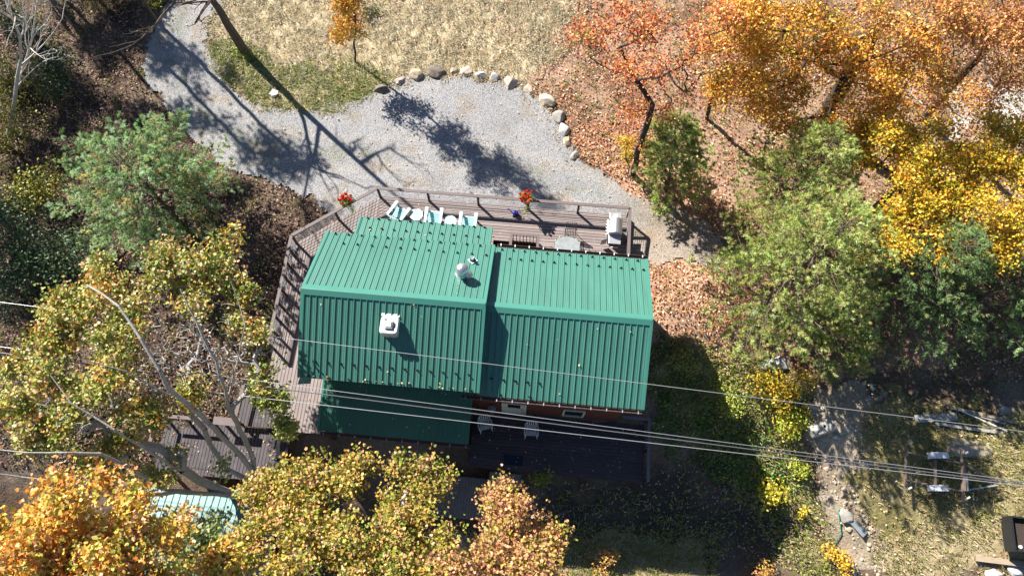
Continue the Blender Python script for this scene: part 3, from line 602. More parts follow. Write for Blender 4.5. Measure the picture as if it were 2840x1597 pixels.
for p, q in zip(outline[:-1], outline[1:]): mb.bar(W(*p, -0.16), W(*q, -0.16), 0.045, 0.24)
for p, q in (((-1.98, 10.95), (-1.98, 12.97)), ((-1.98, 12.97), (0.0, 12.97)), ((0.0, 12.97), (0.0, 10.95))): mb.bar(W(*p, -0.17), W(*q, -0.17), 0.045, 0.26)
D.part('rim_joist', mb, m_post)
for a, b in [(-10.5, 11.9), (-10.5, 9.5), (-10.5, 7.0), (-10.3, 5.2), (-8.0, 4.1), (-7.3, 14.5), (3.85, 14.6)]:
    mb = MB(); p = W(a, b); mb.prism([(p[0] + i * 0.07, p[1] + j * 0.07) for i, j in ((-1, -1), (1, -1), (1, 1), (-1, 1))], float(Z(p[0], p[1])) - 0.3, -0.29); D.part('support_post', mb, m_post)
RH = 0.86
def railing(pts, nposts, cap_w=0.13, cables=8, z0=0.0, DD=None, last=True, mrail=None):
    DD = DD or D
    for (p, q), n in zip(zip(pts[:-1], pts[1:]), nposts):
        for i in range(n):
            t = i / (n - 1) if n > 1 else 0
            a = p[0] + (q[0] - p[0]) * t; b = p[1] + (q[1] - p[1]) * t
            if i == n - 1 and q is not pts[-1]: continue
            mb = MB(); w = W(a, b); rot_ = Matrix.Rotation(PSI, 3, 'Z'); mb.box((w[0], w[1], z0 + RH / 2 - 0.1), (0.085, 0.085, RH + 0.16), PSI); DD.part('post', mb, m_post)
        c = MB()
        for k in range(cables):
            z = z0 + 0.08 + (RH - 0.12) * k / (cables - 1); c.tube([W(*p, z), W(*q, z)], 0.008, 5)
        DD.part('cable_infill', c, m_steel2)
        r_ = MB(); r_.bar(W(*p, z0 + RH), W(*q, z0 + RH), cap_w, 0.035); r_.bar(W(*p, z0 + RH - 0.06), W(*q, z0 + RH - 0.06), 0.04, 0.08); DD.part('top_rail', r_, mrail or m_rail)
railing([(3.85, 12.05), (3.85, 14.62), (-7.25, 14.62), (-10.56, 12.03), (-10.56, 7.2)], [3, 6, 3, 9])
# guard rail of the stair well in the deck
sg = empty('stair_guard', W(-0.60, 12.97, 0), PSI, 'brown balustrade guarding the stair opening beside the patio table', 'railing')
for i in range(8): MB().box((-0.50 + i * 0.145, 0, 0.41), (0.03, 0.035, 0.72)).build('baluster', m_post, sg)
for x in (-0.58, 0.58): MB().box((x, 0, 0.41), (0.09, 0.09, 0.84)).build('post', m_post, sg)
MB().box((0, 0, 0.845), (1.26, 0.12, 0.04)).build('top_rail', m_rail, sg); MB().box((0, 0, 0.07), (1.1, 0.05, 0.06)).build('bottom_rail', m_post, sg)
for x in (-0.58, 0.58): MB().box((x, -0.62, 0.845), (0.12, 1.12, 0.04)).build('side_rail', m_rail, sg)
for x in (-0.58, 0.58): MB().box((x, -1.1, 0.41), (0.09, 0.09, 0.84)).build('post', m_post, sg)
# back deck
B2 = Deck('deck', 1.5, 4.5, ZL, 'dark shaded back deck with two white chairs and a boarded floor')
mb = MB(); boards(mb, [(-2.15, 3.47), (5.2, 3.43), (5.2, 6.1), (-2.15, 6.1)], 'a', z=ZL); B2.part('floor', mb, m_deckshade)
mb = MB()
for p, q in (((-2.15, 5.85), (-2.15, 3.47)), ((-2.15, 3.47), (5.2, 3.43)), ((5.2, 3.43), (5.2, 6.1)), ((5.2, 6.1), (3.98, 6.1))): mb.bar(W(*p, ZL - 0.16), W(*q, ZL - 0.16), 0.045, 0.22)
B2.part('rim_joist', mb, m_post)
for a, b in [(-2.0, 3.6), (1.5, 3.6), (5.05, 3.6), (5.05, 5.9)]:
    mb = MB(); p = W(a, b); mb.prism([(p[0] + i * 0.07, p[1] + j * 0.07) for i, j in ((-1, -1), (1, -1), (1, 1), (-1, 1))], float(Z(p[0], p[1])) - 0.5, ZL - 0.27); B2.part('support_post', mb, m_post)
for i in range(21):
    b = 3.5 + i * 0.12; w = W(5.16, b, ZL + 0.40); B2.part('baluster', MB().box(w, (0.03, 0.03, 0.8), PSI), m_post)
m_railblue = M_plain('rail_grey', (0.17, 0.16, 0.18), 0.6, var=0.15)
B2.part('top_rail', MB().bar(W(5.25, 3.38, ZL + 0.88), W(5.25, 5.98, ZL + 0.88), 0.12, 0.04), m_railblue); B2.part('top_rail', MB().bar(W(4.12, 5.92, ZL + 0.88), W(5.18, 5.92, ZL + 0.88), 0.12, 0.04), m_railblue)
for b in (3.45, 4.7, 5.95): B2.part('post', MB().box(W(5.25, b, ZL + 0.40), (0.09, 0.09, 0.92), PSI), m_post)
tag(MB().box(W(-0.30, 3.85, ZL + 0.009), (0.82, 0.42, 0.014), PSI).build('door_mat', M_plain('mat_blue', (0.012, 0.02, 0.045), 0.9)), 'navy blue mat near the front edge of the shaded back deck', 'mat')
# lower deck in the trees, steps up to the upper one
D3 = Deck('deck', -12, 4.2, -1.25, 'lower dark deck with benches behind the big maple beside the shed')
mb = MB(); boards(mb, [(-14.9, 2.0), (-9.6, 2.0), (-9.6, 4.1), (-14.9, 4.1)], 'b', z=-1.25); boards(mb, [(-11.8, 4.11), (-9.0, 4.11), (-9.0, 5.6), (-11.8, 5.6)], 'b', z=-0.95)
D3.part('floor', mb, m_deckshade)
for i in range(3): D3.part('step', MB().box(W(-9.35, 4.9 - i * 0.3, -0.25 - 0.22 * i), (1.1, 0.32, 0.05), PSI), m_deckshade)
for p, q, w_, h in (((-14.8, 4.15), (-12.9, 4.15), 0.14, 0.04), ((-14.95, 4.15), (-14.95, 2.9), 0.14, 0.04), ((-12.6, 4.15), (-11.5, 4.15), 0.32, 0.05), ((-11.7, 5.7), (-11.75, 4.1), 0.14, 0.04)):
    D3.part('top_rail', MB().bar(W(*p, -0.45), W(*q, -0.45), w_, h), m_rail)
for a, b in [(-14.9, 4.15), (-14.0, 4.15), (-12.9, 4.15), (-14.95, 3.0), (-12.4, 4.15), (-11.6, 4.15), (-11.7, 5.6)]: D3.part('post', MB().box(W(a, b, -0.86), (0.09, 0.09, 0.78), PSI), m_post)
for a, b in [(-14.8, 2.1), (-14.8, 4.0), (-12, 2.1), (-9.8, 2.1), (-9.2, 5.4)]: D3.part('support_post', MB().box(W(a, b, -2.7), (0.12, 0.12, 2.8), PSI), m_post)
# boardwalk pieces below the back deck
bw = empty('boardwalk', W(-2.9, 2.2, -2.75), PSI, 'old grey boardwalk of narrow planks at the foot of the back deck', 'boardwalk')
for i in range(20): MB().box((-0.4 + i * 0.125, 0, 0.0), (0.11, 1.7, 0.04)).build('plank', m_palewood, bw)
for y in (-0.7, 0.7): MB().box((0.45, y, -0.5), (1.9, 0.09, 0.95)).build('joist', m_post, bw)
bs = empty('steps', W(-0.58, 3.0, -2.45), PSI, 'short grey plank step leading down from the back deck', 'steps')
for i in range(4): MB().box((0, 0.25 - i * 0.16, 0.0), (1.35, 0.15, 0.04)).build('tread', m_palewood, bs)
for x in (-0.6, 0.6): MB().box((x, 0, -0.42), (0.08, 0.6, 0.8)).build('leg', m_post, bs)
# shed
sx, sy = -12.3, 0.6
sh = empty('shed', (sx, sy, -4.2), 0, 'pale teal metal roofed shed half hidden by the big maple', 'shed')
c, s_ = math.cos(R(-4)), math.sin(R(-4))
def SW(a, b, z): return (c * a - s_ * b, s_ * a + c * b, z + 4.2)
def shed_slope(b1, z1, nm):
    a0, a1 = -2.9, 2.9; prof = [(a0, 0)]; a = a0 + 0.1
    while a < a1 - 0.05: prof += [(a - 0.03, 0), (a - 0.015, 0.03), (a + 0.015, 0.03), (a + 0.03, 0)]; a += 0.27
    prof.append((a1, 0)); n = len(prof)
    vs = [SW(p[0], 0, -0.75 + p[1]) for p in prof] + [SW(p[0], b1, z1 + p[1]) for p in prof]
    MB().add(vs + [SW(a0, 0, -0.8), SW(a1, 0, -0.8), SW(a0, b1, z1 - 0.05), SW(a1, b1, z1 - 0.05)],
             [(i, i + 1, n + i + 1, n + i) if b1 < 0 else (i, n + i, n + i + 1, i + 1) for i in range(n - 1)] + [(2 * n, 2 * n + 2, 2 * n + 3, 2 * n + 1), tuple(range(n, 2 * n)) + (2 * n + 3, 2 * n + 2)]).build('roof', m_shed, sh)
shed_slope(1.9, -1.15, 'n'); shed_slope(-1.9, -1.3, 's')
MB().bar(SW(-2.95, 0, -0.70), SW(2.95, 0, -0.70), 0.25, 0.03).build('ridge_cap', m_shed, sh)
MB().prism([SW(a, b, 0)[:2] for a, b in ((-2.6, -1.6), (2.6, -1.6), (2.6, 1.6), (-2.6, 1.6))], -0.6, 2.95).build('wall', m_wall, sh)

# ------------------------------------------------------------------ deck furniture
def adirondack(name, a, b, rz, label):
    w = W(a, b, 0); r = empty(name, w, PSI + rz, label, 'chair', 'adirondack chairs on the deck')   # faces +y
    for i in range(6): MB().box((0, 0.27 - i * 0.085, 0.36 - i * 0.022), (0.50, 0.075, 0.02), M=Matrix.Rotation(R(14), 3, 'X')).build('seat_slat', m_aqua if i else m_pale, r)
    for i in range(5):
        x = -0.2 + i * 0.1; h = 0.72 - abs(i - 2) * 0.06; M_ = Matrix.Rotation(R(-(-24)), 3, 'X')
        MB().box((x * 1.05, -0.24 - h * 0.5 * math.sin(R(24)), 0.26 + h * 0.5 * math.cos(R(24))), (0.09, 0.02, h), M=Matrix.Rotation(R(24), 3, 'X')).build('back_slat', m_pale, r)
    for sx_ in (-1, 1):
        x = sx_ * 0.33
        MB().prism([(x - 0.065, 0.40), (x + 0.065, 0.40), (x + 0.075, 0.30), (x + 0.055, -0.38), (x - 0.055, -0.38), (x - 0.075, 0.30)], 0.56, 0.585).build('armrest', m_pale, r, bevel=0.008)
        MB().box((sx_ * 0.27, 0.30, 0.28), (0.03, 0.10, 0.56)).build('front_leg', m_pale, r)
        MB().bar((sx_ * 0.25, 0.34, 0.34), (sx_ * 0.25, -0.52, 0.04), 0.025, 0.12).build('side_board', m_pale, r)
adirondack('adirondack_chair', -6.22, 13.72, R(-27), 'aqua adirondack chair turned at an angle, nearest the rail corner')
adirondack('adirondack_chair', -4.67, 13.66, R(0), 'aqua adirondack chair between the octagonal table and the round table')
adirondack('adirondack_chair', -3.14, 13.55, R(0), 'aqua adirondack chair nearest the watering can, half under the roof')
def side_table(a, b, r0, n, rz, label, nm='side_table'):
    r = empty(nm, W(a, b, 0), rz, label, 'table', 'small slatted tables between the adirondack chairs')
    poly = [(r0 * math.cos(2 * math.pi * (k + 0.5) / n), r0 * math.sin(2 * math.pi * (k + 0.5) / n)) for k in range(n)]
    t = -r0; mb = MB()
    while t < r0:
        c_ = clip(poly, (0, 1), t + 0.078); c_ = clip(c_, (0, -1), -t) if len(c_) > 2 else []
        if len(c_) > 2: mb.prism(c_, 0.44, 0.465)
        t += 0.1
    mb.build('table_top', m_pale, r); MB().box((0, 0, 0.425), (0.07, r0 * 1.6, 0.028)).build('crossbar', m_aqua, r)
    for i, j in ((1, 1), (1, -1), (-1, 1), (-1, -1)): MB().box((i * r0 * 0.5, j * r0 * 0.5, 0.21), (0.05, 0.05, 0.42)).build('leg', m_pale, r)
side_table(-5.44, 13.68, 0.31, 8, PSI + R(10), 'pale octagonal slatted side table'); side_table(-3.91, 13.50, 0.27, 24, PSI + R(38), 'smaller round slatted side table with diagonal gaps')

# watering can
wc = empty('watering_can', W(-1.12, 14.30, 0), R(10), 'blue watering can standing on the deck by the flower post', 'watering can')
MB().lathe([(0.0, 0), (0.125, 0), (0.135, 0.06), (0.125, 0.18), (0.09, 0.235), (0.05, 0.25), (0.045, 0.24), (0.0, 0.20)], n=18).build('body', m_blue, wc, smooth=True)
MB().tube([(-0.10, 0.04, 0.06), (-0.18, 0.10, 0.16), (-0.27, 0.17, 0.27)], [0.028, 0.02, 0.016], 8).build('spout', m_blue, wc, smooth=True)
MB().tube([(-0.27, 0.17, 0.27), (-0.30, 0.19, 0.30)], [0.018, 0.05], 10).build('spout_rose', m_blue, wc)
MB().tube([(0.10, -0.01, 0.06), (0.19, -0.03, 0.10), (0.22, -0.03, 0.18), (0.18, -0.02, 0.26), (0.08, 0, 0.28), (0.0, 0.0, 0.25)], 0.013, 7).build('handle', m_blue, wc, smooth=True)

# grill
gl = empty('gas_grill', W(3.24, 13.62, 0), PSI, 'large silver gas grill with side shelves by the east rail', 'grill')
MB().box((0, 0, 0.45), (0.50, 0.78, 0.72)).build('cabinet', m_black, gl, bevel=0.01)
MB().box((0, -0.02, 0.83), (0.54, 0.80, 0.10)).build('firebox', m_steel2, gl, bevel=0.01)
prof = [(0.30 * math.cos(t), 0.02 + 0.29 * math.sin(t) ** 0.8) for t in [math.pi * k / 10 for k in range(11)]]
vs = [(x, y, 0.88 + z) for y in (-0.36, 0.36) for x, z in prof]; n = 11
MB().add(vs, [(i, i + 1, n + i + 1, n + i) for i in range(n - 1)] + [tuple(range(n))[::-1], tuple(range(n, 2 * n)), (0, n, 2 * n - 1, n - 1)]).build('lid', m_steel, gl, bevel=0.025)
MB().tube([(-0.33, -0.28, 1.02), (-0.33, 0.28, 1.02)], 0.014, 8).build('lid_handle', m_steel2, gl)
MB().box((0.0, 0.55, 0.86), (0.50, 0.32, 0.04)).build('side_shelf', m_steel2, gl, bevel=0.01); MB().box((0.0, -0.58, 0.86), (0.52, 0.36, 0.04)).build('side_shelf', m_steel2, gl, bevel=0.01)
MB().lathe([(0.0, 0.9), (0.09, 0.9), (0.11, 0.885), (0.12, 0.88)], (0.02, 0.54, 0.0), 18).build('side_burner', m_cream, gl)
cp = MB().box((-0.32, -0.02, 0.83), (0.10, 0.66, 0.12), M=Matrix.Rotation(R(25), 3, 'Y')).build('control_panel', m_white, gl, bevel=0.01)
for k in range(4): MB().tube([(-0.345, -0.25 + k * 0.155, 0.87), (-0.40, -0.25 + k * 0.155, 0.89)], 0.03, 10).build('knob', m_black, gl)
MB().box((-0.43, -0.50, 0.45), (0.26, 0.03, 0.55), M=Matrix.Rotation(R(20), 3, 'Z')).build('cabinet_door', m_galv, gl)
MB().box((0.02, -0.80, 0.60), (0.30, 0.03, 0.03)).build('towel_bar', m_white, gl)
for x, y in ((-0.2, -0.33), (0.2, -0.33), (-0.2, 0.33), (0.2, 0.33)): MB().tube([(x, y - 0.015, 0.05), (x, y + 0.015, 0.05)], 0.05, 12).build('wheel', m_rubber, gl)

# patio table and lattice chairs
pt = empty('patio_table', W(1.24, 12.47, 0), PSI, 'glass topped metal patio table partly under the wing roof', 'table')
poly = [(0.56 * math.cos(t) * (1.0 if abs(math.cos(t)) < .8 else 1), 0.62 * math.sin(t)) for t in [2 * math.pi * (k + 0.5) / 28 for k in range(28)]]
poly = [(max(-0.54, min(0.54, x * 1.18)), max(-0.62, min(0.62, y * 1.0))) for x, y in poly]
MB().prism(poly, 0.715, 0.727).build('table_top', m_tabletop, pt)
MB().tube([(x, y, 0.705) for x, y in poly + [poly[0]]], 0.016, 6, cap=False).build('frame', m_black, pt)
MB().tube([(0.22 * math.cos(t), 0.22 * math.sin(t), 0.70) for t in [2 * math.pi * k / 20 for k in range(21)]], 0.012, 6, cap=False).build('ring', m_black, pt)
for sx_, sy_ in ((1, 1), (1, -1), (-1, 1), (-1, -1)):
    MB().tube([(sx_ * 0.48, sy_ * 0.48, 0.70), (sx_ * 0.36, sy_ * 0.36, 0.4), (sx_ * 0.44, sy_ * 0.44, 0.0)], 0.016, 6).build('leg', m_black, pt)
for x, y in ((-0.52, 0.40), (-0.36, 0.55), (0.36, 0.55), (0.53, 0.38)): MB().lathe([(0.0, 0.727), (0.022, 0.727), (0.022, 0.745), (0.0, 0.75)], (x, y, 0), 10).build('foot_cap', m_white, pt)
def lattice_chair(a, b, rz, label):
    r = empty('patio_chair', W(a, b, 0), PSI + rz, label, 'chair', 'black lattice patio chairs round the glass table')   # faces +y
    mb = MB(); mb2 = MB()
    for i in range(6): mb.bar((-0.20 + i * 0.08, -0.20, 0.44), (-0.20 + i * 0.08, -0.30, 0.90), 0.016, 0.012)
    for k in range(6): z = 0.47 + k * 0.075; mb.bar((-0.21, -0.20 - (z - 0.44) * 0.217, z), (0.21, -0.20 - (z - 0.44) * 0.217, z), 0.02, 0.014)
    mb.build('backrest', m_black, r)
    MB().tube([(-0.24, -0.19, 0.42), (-0.24, -0.29, 0.84), (-0.15, -0.31, 0.93), (0.15, -0.31, 0.93), (0.24, -0.29, 0.84), (0.24, -0.19, 0.42)], 0.014, 6).build('back_frame', m_brown, r)
    for i in range(7): mb2.bar((-0.21 + i * 0.07, -0.20, 0.43), (-0.21 + i * 0.07, 0.24, 0.44), 0.03, 0.01)
    mb2.bar((-0.23, 0.24, 0.435), (0.23, 0.24, 0.435), 0.03, 0.02); mb2.build('seat', m_black, r)
    for s2 in (-1, 1):
        MB().tube([(s2 * 0.24, -0.25, 0.64), (s2 * 0.26, 0.0, 0.66), (s2 * 0.26, 0.20, 0.64), (s2 * 0.24, 0.24, 0.0)], 0.013, 6).build('armrest', m_brown, r)
        MB().tube([(s2 * 0.23, -0.20, 0.43), (s2 * 0.23, -0.26, 0.0)], 0.013, 6).build('leg', m_brown, r)
lattice_chair(1.36, 13.38, R(180), 'black lattice chair standing on the rail side of the glass table')
lattice_chair(0.45, 12.3, R(-80), 'black lattice chair beside the stair guard, mostly under the roof')
lattice_chair(2.10, 12.3, R(75), 'black lattice chair on the grill side of the glass table')

# flower baskets on the rail
def basket(a, b, label, oval):
    r = empty('flower_basket', W(a, b, RH + 0.02), PSI + (0 if oval else R(38)), label, 'planter', 'red flower baskets on the deck rail')
    MB().lathe([(0.10, 0.0), (0.20, 0.13), (0.215, 0.14), (0.19, 0.12), (0.0, 0.12)], n=18).build('pot', m_terra, r).scale = (1.0, 0.75, 1)
    n = 420; th = rng.uniform(0, 6.28, n); rr = 0.33 * np.sqrt(rng.random(n)); P_ = np.column_stack([rr * np.cos(th), rr * np.sin(th) * 0.85, 0.14 + 0.20 * (1 - (rr / 0.36) ** 2) * rng.random(n)])
    t2 = rng.random(150); hang = np.column_stack([0.03 + rng.normal(0, 0.07, 150), -0.20 - 0.1 * t2 + rng.normal(0, 0.03, 150), 0.12 - 0.75 * t2]); P_ = np.concatenate([P_, hang])
    leaf_mesh('foliage', P_, 0.06, pick([(0.28, 0.36, 0.06, 3), (0.45, 0.50, 0.10, 2), (0.12, 0.22, 0.03, 2)], len(P_)), m_leaf, r, up=0.7)
    heads = []
    for k in range(15):
        t = random.uniform(0, 6.28); q_ = 0.33 * math.sqrt(random.random()); heads.append((q_ * math.cos(t), q_ * math.sin(t) * 0.9, 0.27 + 0.13 * random.random()))
    for h in heads:
        n = 26; d = rng.normal(size=(n, 3)); d /= np.linalg.norm(d, axis=1)[:, None]
        leaf_mesh('flower', np.array(h) + d * 0.045, 0.075, pick([(0.75, 0.03, 0.02, 3), (0.85, 0.12, 0.04, 1)], n), m_petal, r, up=0.5)
    st = MB()
    for h in heads: st.tube([(h[0] * 0.4, h[1] * 0.4, 0.12), h], 0.004, 4)
    st.build('stem', m_leafstem, r)
m_leafstem = M_plain('green_stem', (0.12, 0.22, 0.04), 0.7)
basket(-0.66, 14.63, 'oval basket of red geraniums on the front rail beside the watering can', True)
basket(-8.42, 13.78, 'bushy basket of red geraniums on the slanting rail near the rail corner', False)

# white resin chairs on back deck
def resin_chair(a, b, rz, label):
    r = empty('resin_chair', W(a, b, ZL), PSI + rz, label, 'chair', 'white plastic chairs on the back deck')   # faces -y
    mb = MB(); mb.prism([(-0.22, -0.24), (0.22, -0.24), (0.24, -0.18), (0.20, 0.20), (-0.20, 0.20), (-0.24, -0.18)], 0.41, 0.435); mb.build('seat', m_resin, r, bevel=0.01)
    b_ = MB()
    for i in range(5):
        x = -0.16 + i * 0.08; b_.bar((x, 0.20 , 0.43), (x * 1.15, 0.30 - abs(x) * 0.3, 0.80), 0.045, 0.014)
    b_.tube([(-0.23, 0.15, 0.43), (-0.25, 0.20, 0.70), (-0.16, 0.29, 0.83), (0, 0.32, 0.86), (0.16, 0.29, 0.83), (0.25, 0.20, 0.70), (0.23, 0.15, 0.43)], 0.024, 8)
    b_.build('backrest', m_resin, r, smooth=False)
    for s2 in (-1, 1):
        MB().tube([(s2 * 0.25, 0.20, 0.68), (s2 * 0.29, 0.0, 0.66), (s2 * 0.28, -0.20, 0.64), (s2 * 0.26, -0.27, 0.60)], 0.027, 8).build('armrest', m_resin, r, smooth=True)
        MB().tube([(s2 * 0.26, -0.27, 0.62), (s2 * 0.23, -0.25, 0.42), (s2 * 0.27, -0.31, 0.0)], [0.024, 0.028, 0.022], 8).build('leg', m_resin, r, smooth=True)
        MB().tube([(s2 * 0.23, 0.18, 0.42), (s2 * 0.26, 0.30, 0.0)], [0.028, 0.02], 8).build('leg', m_resin, r, smooth=True)
    sl_ = MB()
    for i in range(5): sl_.box((-0.12 + i * 0.06, 0.02, 0.437), (0.02, 0.16, 0.004))
    sl_.build('seat_slot', m_guard, r)
resin_chair(-1.62, 5.20, R(18), 'white plastic armchair by the lean-to roof edge, turned slightly'); resin_chair(0.36, 5.12, R(4), 'white plastic armchair in the middle of the back deck facing out')

# fallen leaves caught on decks and roofs
def house_leaves(name, a0, a1, b0, b1, zf, n, size=0.075):
    a = rng.uniform(a0, a1, n); b = rng.uniform(b0, b1, n); x = a * EA[0] + b * EN[0]; y = a * EA[1] + b * EN[1]
    return np.column_stack([x, y, zf(a, b) + 0.02])
LV = np.concatenate([house_leaves('', -7.2, 3.9, 13.0, 14.7, lambda a, b: 0 * a, 46), house_leaves('', -10.5, -8.0, 4.2, 12, lambda a, b: 0 * a, 60), house_leaves('', -2.1, 5.1, 3.5, 5.8, lambda a, b: 0 * a + ZL, 70),
    house_leaves('', -14.5, -9.8, 2.1, 4.1, lambda a, b: 0 * a - 1.25, 70), house_leaves('', -8.2, -1.8, 5.5, 8.2, lambda a, b: 3.18 + (b - 5.47) * 0.536, 7), house_leaves('', -7.2, -2.0, 11.4, 12.3, lambda a, b: 3.0 - (b - 11.3) * 0.37 + 0.02, 5),
    house_leaves('', -1.6, 4.2, 5.6, 8.3, lambda a, b: 2.79 + (b - 5.47) * 0.493, 6), house_leaves('', -7.8, -2.2, 4.05, 5.8, lambda a, b: 0.63 + (b - 3.97) * 0.235, 20), house_leaves('', -7.8, -1.9, 5.50, 5.60, lambda a, b: 0 * a + 3.21, 14)])
tag(leaf_mesh('stray_leaves', LV, 0.075, pick([(0.68, 0.50, 0.34, 3), (0.50, 0.30, 0.14, 2), (0.62, 0.5, 0.15, 1)], len(LV)), m_litter, up=2.0), kind='stuff')

# ------------------------------------------------------------------ boulders and stones
def rock_mesh(name, sx_, sy_, sz_, seed, facets=15):
    import bmesh
    bm = bmesh.new(); bmesh.ops.create_icosphere(bm, subdivisions=4, radius=1.0); r_ = random.Random(seed)
    planes = [(Vector((r_.gauss(0, 1), r_.gauss(0, 1), r_.gauss(0, 0.8))).normalized(), r_.uniform(0.58, 0.84)) for _ in range(facets)]
    for v in bm.verts:
        p = v.co.copy()
        for n_, d in planes:
            k = p.dot(n_)
            if k > d: p -= n_ * (k - d) * 0.93
        ph = seed * 1.7; p *= 1 + 0.025 * math.sin(p.x * 9 + ph) * math.sin(p.y * 8 - ph) + 0.02 * math.sin(p.z * 13 + p.x * 7 + ph)
        v.co = Vector((p.x * sx_, p.y * sy_, p.z * sz_))
    me = bpy.data.meshes.new(name); bm.to_mesh(me); bm.free(); me.shade_smooth(); return me
def rock(name, px, py, w, h, rz, kind, seed, label, cat='boulder', group=None, zr=0.66, sink=0.34):
    p = G(px, py); me = rock_mesh(name, w / 2 * 1.28, h / 2 * 1.28, (w + h) / 4 * zr * 1.28, seed); me.materials.append(ROCKS[kind]); o = bpy.data.objects.new(name, me); link(o)
    o.location = (p[0], p[1], float(Z(p[0], p[1])) + (w + h) / 4 * zr * (1 - sink * 2)); o.rotation_euler = (0, 0, rz); return tag(o, label, cat, group)
BL = [(290, 662, 115, 72, 0.3, 'dark', 'long brown boulder at the west end of the row, in shade'), (430, 600, 82, 62, 0.6, 'pink', 'purplish grey boulder, second from the west end of the row'),
      (548, 553, 100, 84, 0.5, 'tan', 'rounded tan boulder beside the largest dark boulder'), (708, 535, 132, 92, 0.1, 'dark', 'largest dark brown boulder with a flat angular face'),
      (830, 528, 62, 62, 0.3, 'tan', 'small tan boulder right beside the largest dark boulder'), (915, 540, 86, 78, -0.1, 'cream', 'blocky cream boulder standing between a small tan and a white boulder'),
      (1025, 558, 88, 58, -0.3, 'white', 'low white boulder with moss on its east side'), (1135, 572, 88, 66, -0.2, 'white', 'grey white jagged boulder just west of the pinkish boulder'),
      (1250, 615, 104, 108, 0.2, 'pink', 'big pinkish boulder at the top of the bend'), (1388, 668, 66, 88, 0.3, 'cream', 'upright cream boulder between the pinkish and the brightest boulder'),
      (1512, 755, 130, 88, -0.5, 'cream', 'brightest and longest cream boulder of the row'), (1545, 812, 44, 34, 0.2, 'tan', 'little tan stone tucked under the brightest boulder'),
      (1605, 870, 96, 90, 0.4, 'grey', 'round smooth grey boulder below the brightest boulder'), (1648, 965, 82, 92, 0.3, 'white', 'grey white boulder with a dark crack across it'),
      (1668, 1056, 64, 84, 0.15, 'tan', 'tan upright boulder, second from the east end of the row'), (1724, 1150, 54, 72, -0.6, 'grey', 'smallest grey boulder ending the row on the east')]
for i, (x, y, w, h, rz, k, lb) in enumerate(BL): rock('boulder', 950 + x * 0.3727, y * 0.3727 + 3, w * 0.3727 / 60, h * 0.3727 / 56, rz, k, 11 + i * 3, lb, group='boulders edging the gravel')
BP = np.concatenate([G(950 + q_[0] * 0.3727, q_[1] * 0.3727 + 5)[None, :2] + rng.normal(0, 0.30, (42, 2)) for q_ in BL])
grass('boulder_grass', BP, 0.13, 0.03, DR + GR, lean=0.9); tag(litter('boulder_litter', BP[::2] + rng.normal(0, 0.15, BP[::2].shape), 0.08, LIT), kind='stuff')
for i, (x, y, w, h, rz, k, lb) in enumerate([(2150, 1008, 1.25, 0.65, 0.2, 'white', 'large flat white rock below the pines'), (2268, 1003, 0.48, 0.42, 0.4, 'grey', 'grey block shaped rock in the dappled shade below the pines'),
        (2222, 1062, 0.42, 0.34, -0.3, 'tan', 'tan rounded rock touching the yellow shrub'), (2085, 868, 0.42, 0.6, 0.2, 'white', 'white streaked rock under the lowest pine branches'),
        (2780, 1138, 0.5, 0.4, 0.2, 'grey', 'grey rock lying behind the loose boards'), (2262, 1125, 0.5, 0.35, 0.5, 'tan', 'tan stone beside the stony path'), (2320, 1210, 0.3, 0.2, 0.1, 'white', 'pale stone on the stony path near the concrete block'),
        (2360, 1210, 0.3, 0.22, 0.5, 'cream', 'cream stone on the stony path east of the pale one'), (2345, 1430, 0.55, 0.7, 0.2, 'grey', 'brown grey flat rock beside the green hose'), (2352, 1462, 0.3, 0.35, 0.7, 'tan', 'small tan rock just below the flat rock by the hose'),
        (2760, 1590, 0.7, 0.4, 0.1, 'white', 'broken white slab below the timber at the corner'), (2815, 1580, 0.6, 0.45, 0.4, 'white', 'white rubble block against the timber at the corner'), (2490, 1548, 0.22, 0.2, 0.1, 'cream', 'lone cream stone in the dry grass')]):
    rock('rock', x, y, w, h, rz, k, 101 + i * 5, lb, 'rock', zr=0.35)
o = rock('rock_slab', 2690, 1245, 2.0, 0.75, -0.15, 'tan', 77, 'broad pale rock slab showing in the grass under the boat trailer', 'rock', zr=0.12); 
# concrete block
p = G(2275, 1188); cb = empty('concrete_block', (p[0], p[1], p[2] + 0.16), R(17), 'tilted grey concrete block with a hole beside the stony path', 'block')
MB().box((0, 0, 0), (1.05, 0.52, 0.34), M=Matrix.Rotation(R(-8), 3, 'X')).build('block', m_concrete, cb, bevel=0.03); MB().lathe([(0.0, 0.185), (0.055, 0.185)], (0.05, 0.02, 0), 10).build('hole', m_guard, cb)
# white scrap on lawn
p = G(762, 264); sc_ = MB(); sc_.add([(-0.22, -0.05, 0.14), (0.0, -0.16, 0.2), (0.2, 0.12, 0.15), (-0.05, 0.2, 0.2), (0.06, -0.24, 0.12), (0.18, -0.1, 0.18)], [(0, 1, 2, 3), (1, 4, 5, 2)])
o = sc_.build('paper_scrap', m_white); o.location = (p[0], p[1], p[2] + 0.02); tag(o, 'crumpled white scrap lying on the green lawn edge', 'litter'); md = o.modifiers.new('t', 'SOLIDIFY'); md.thickness = 0.01

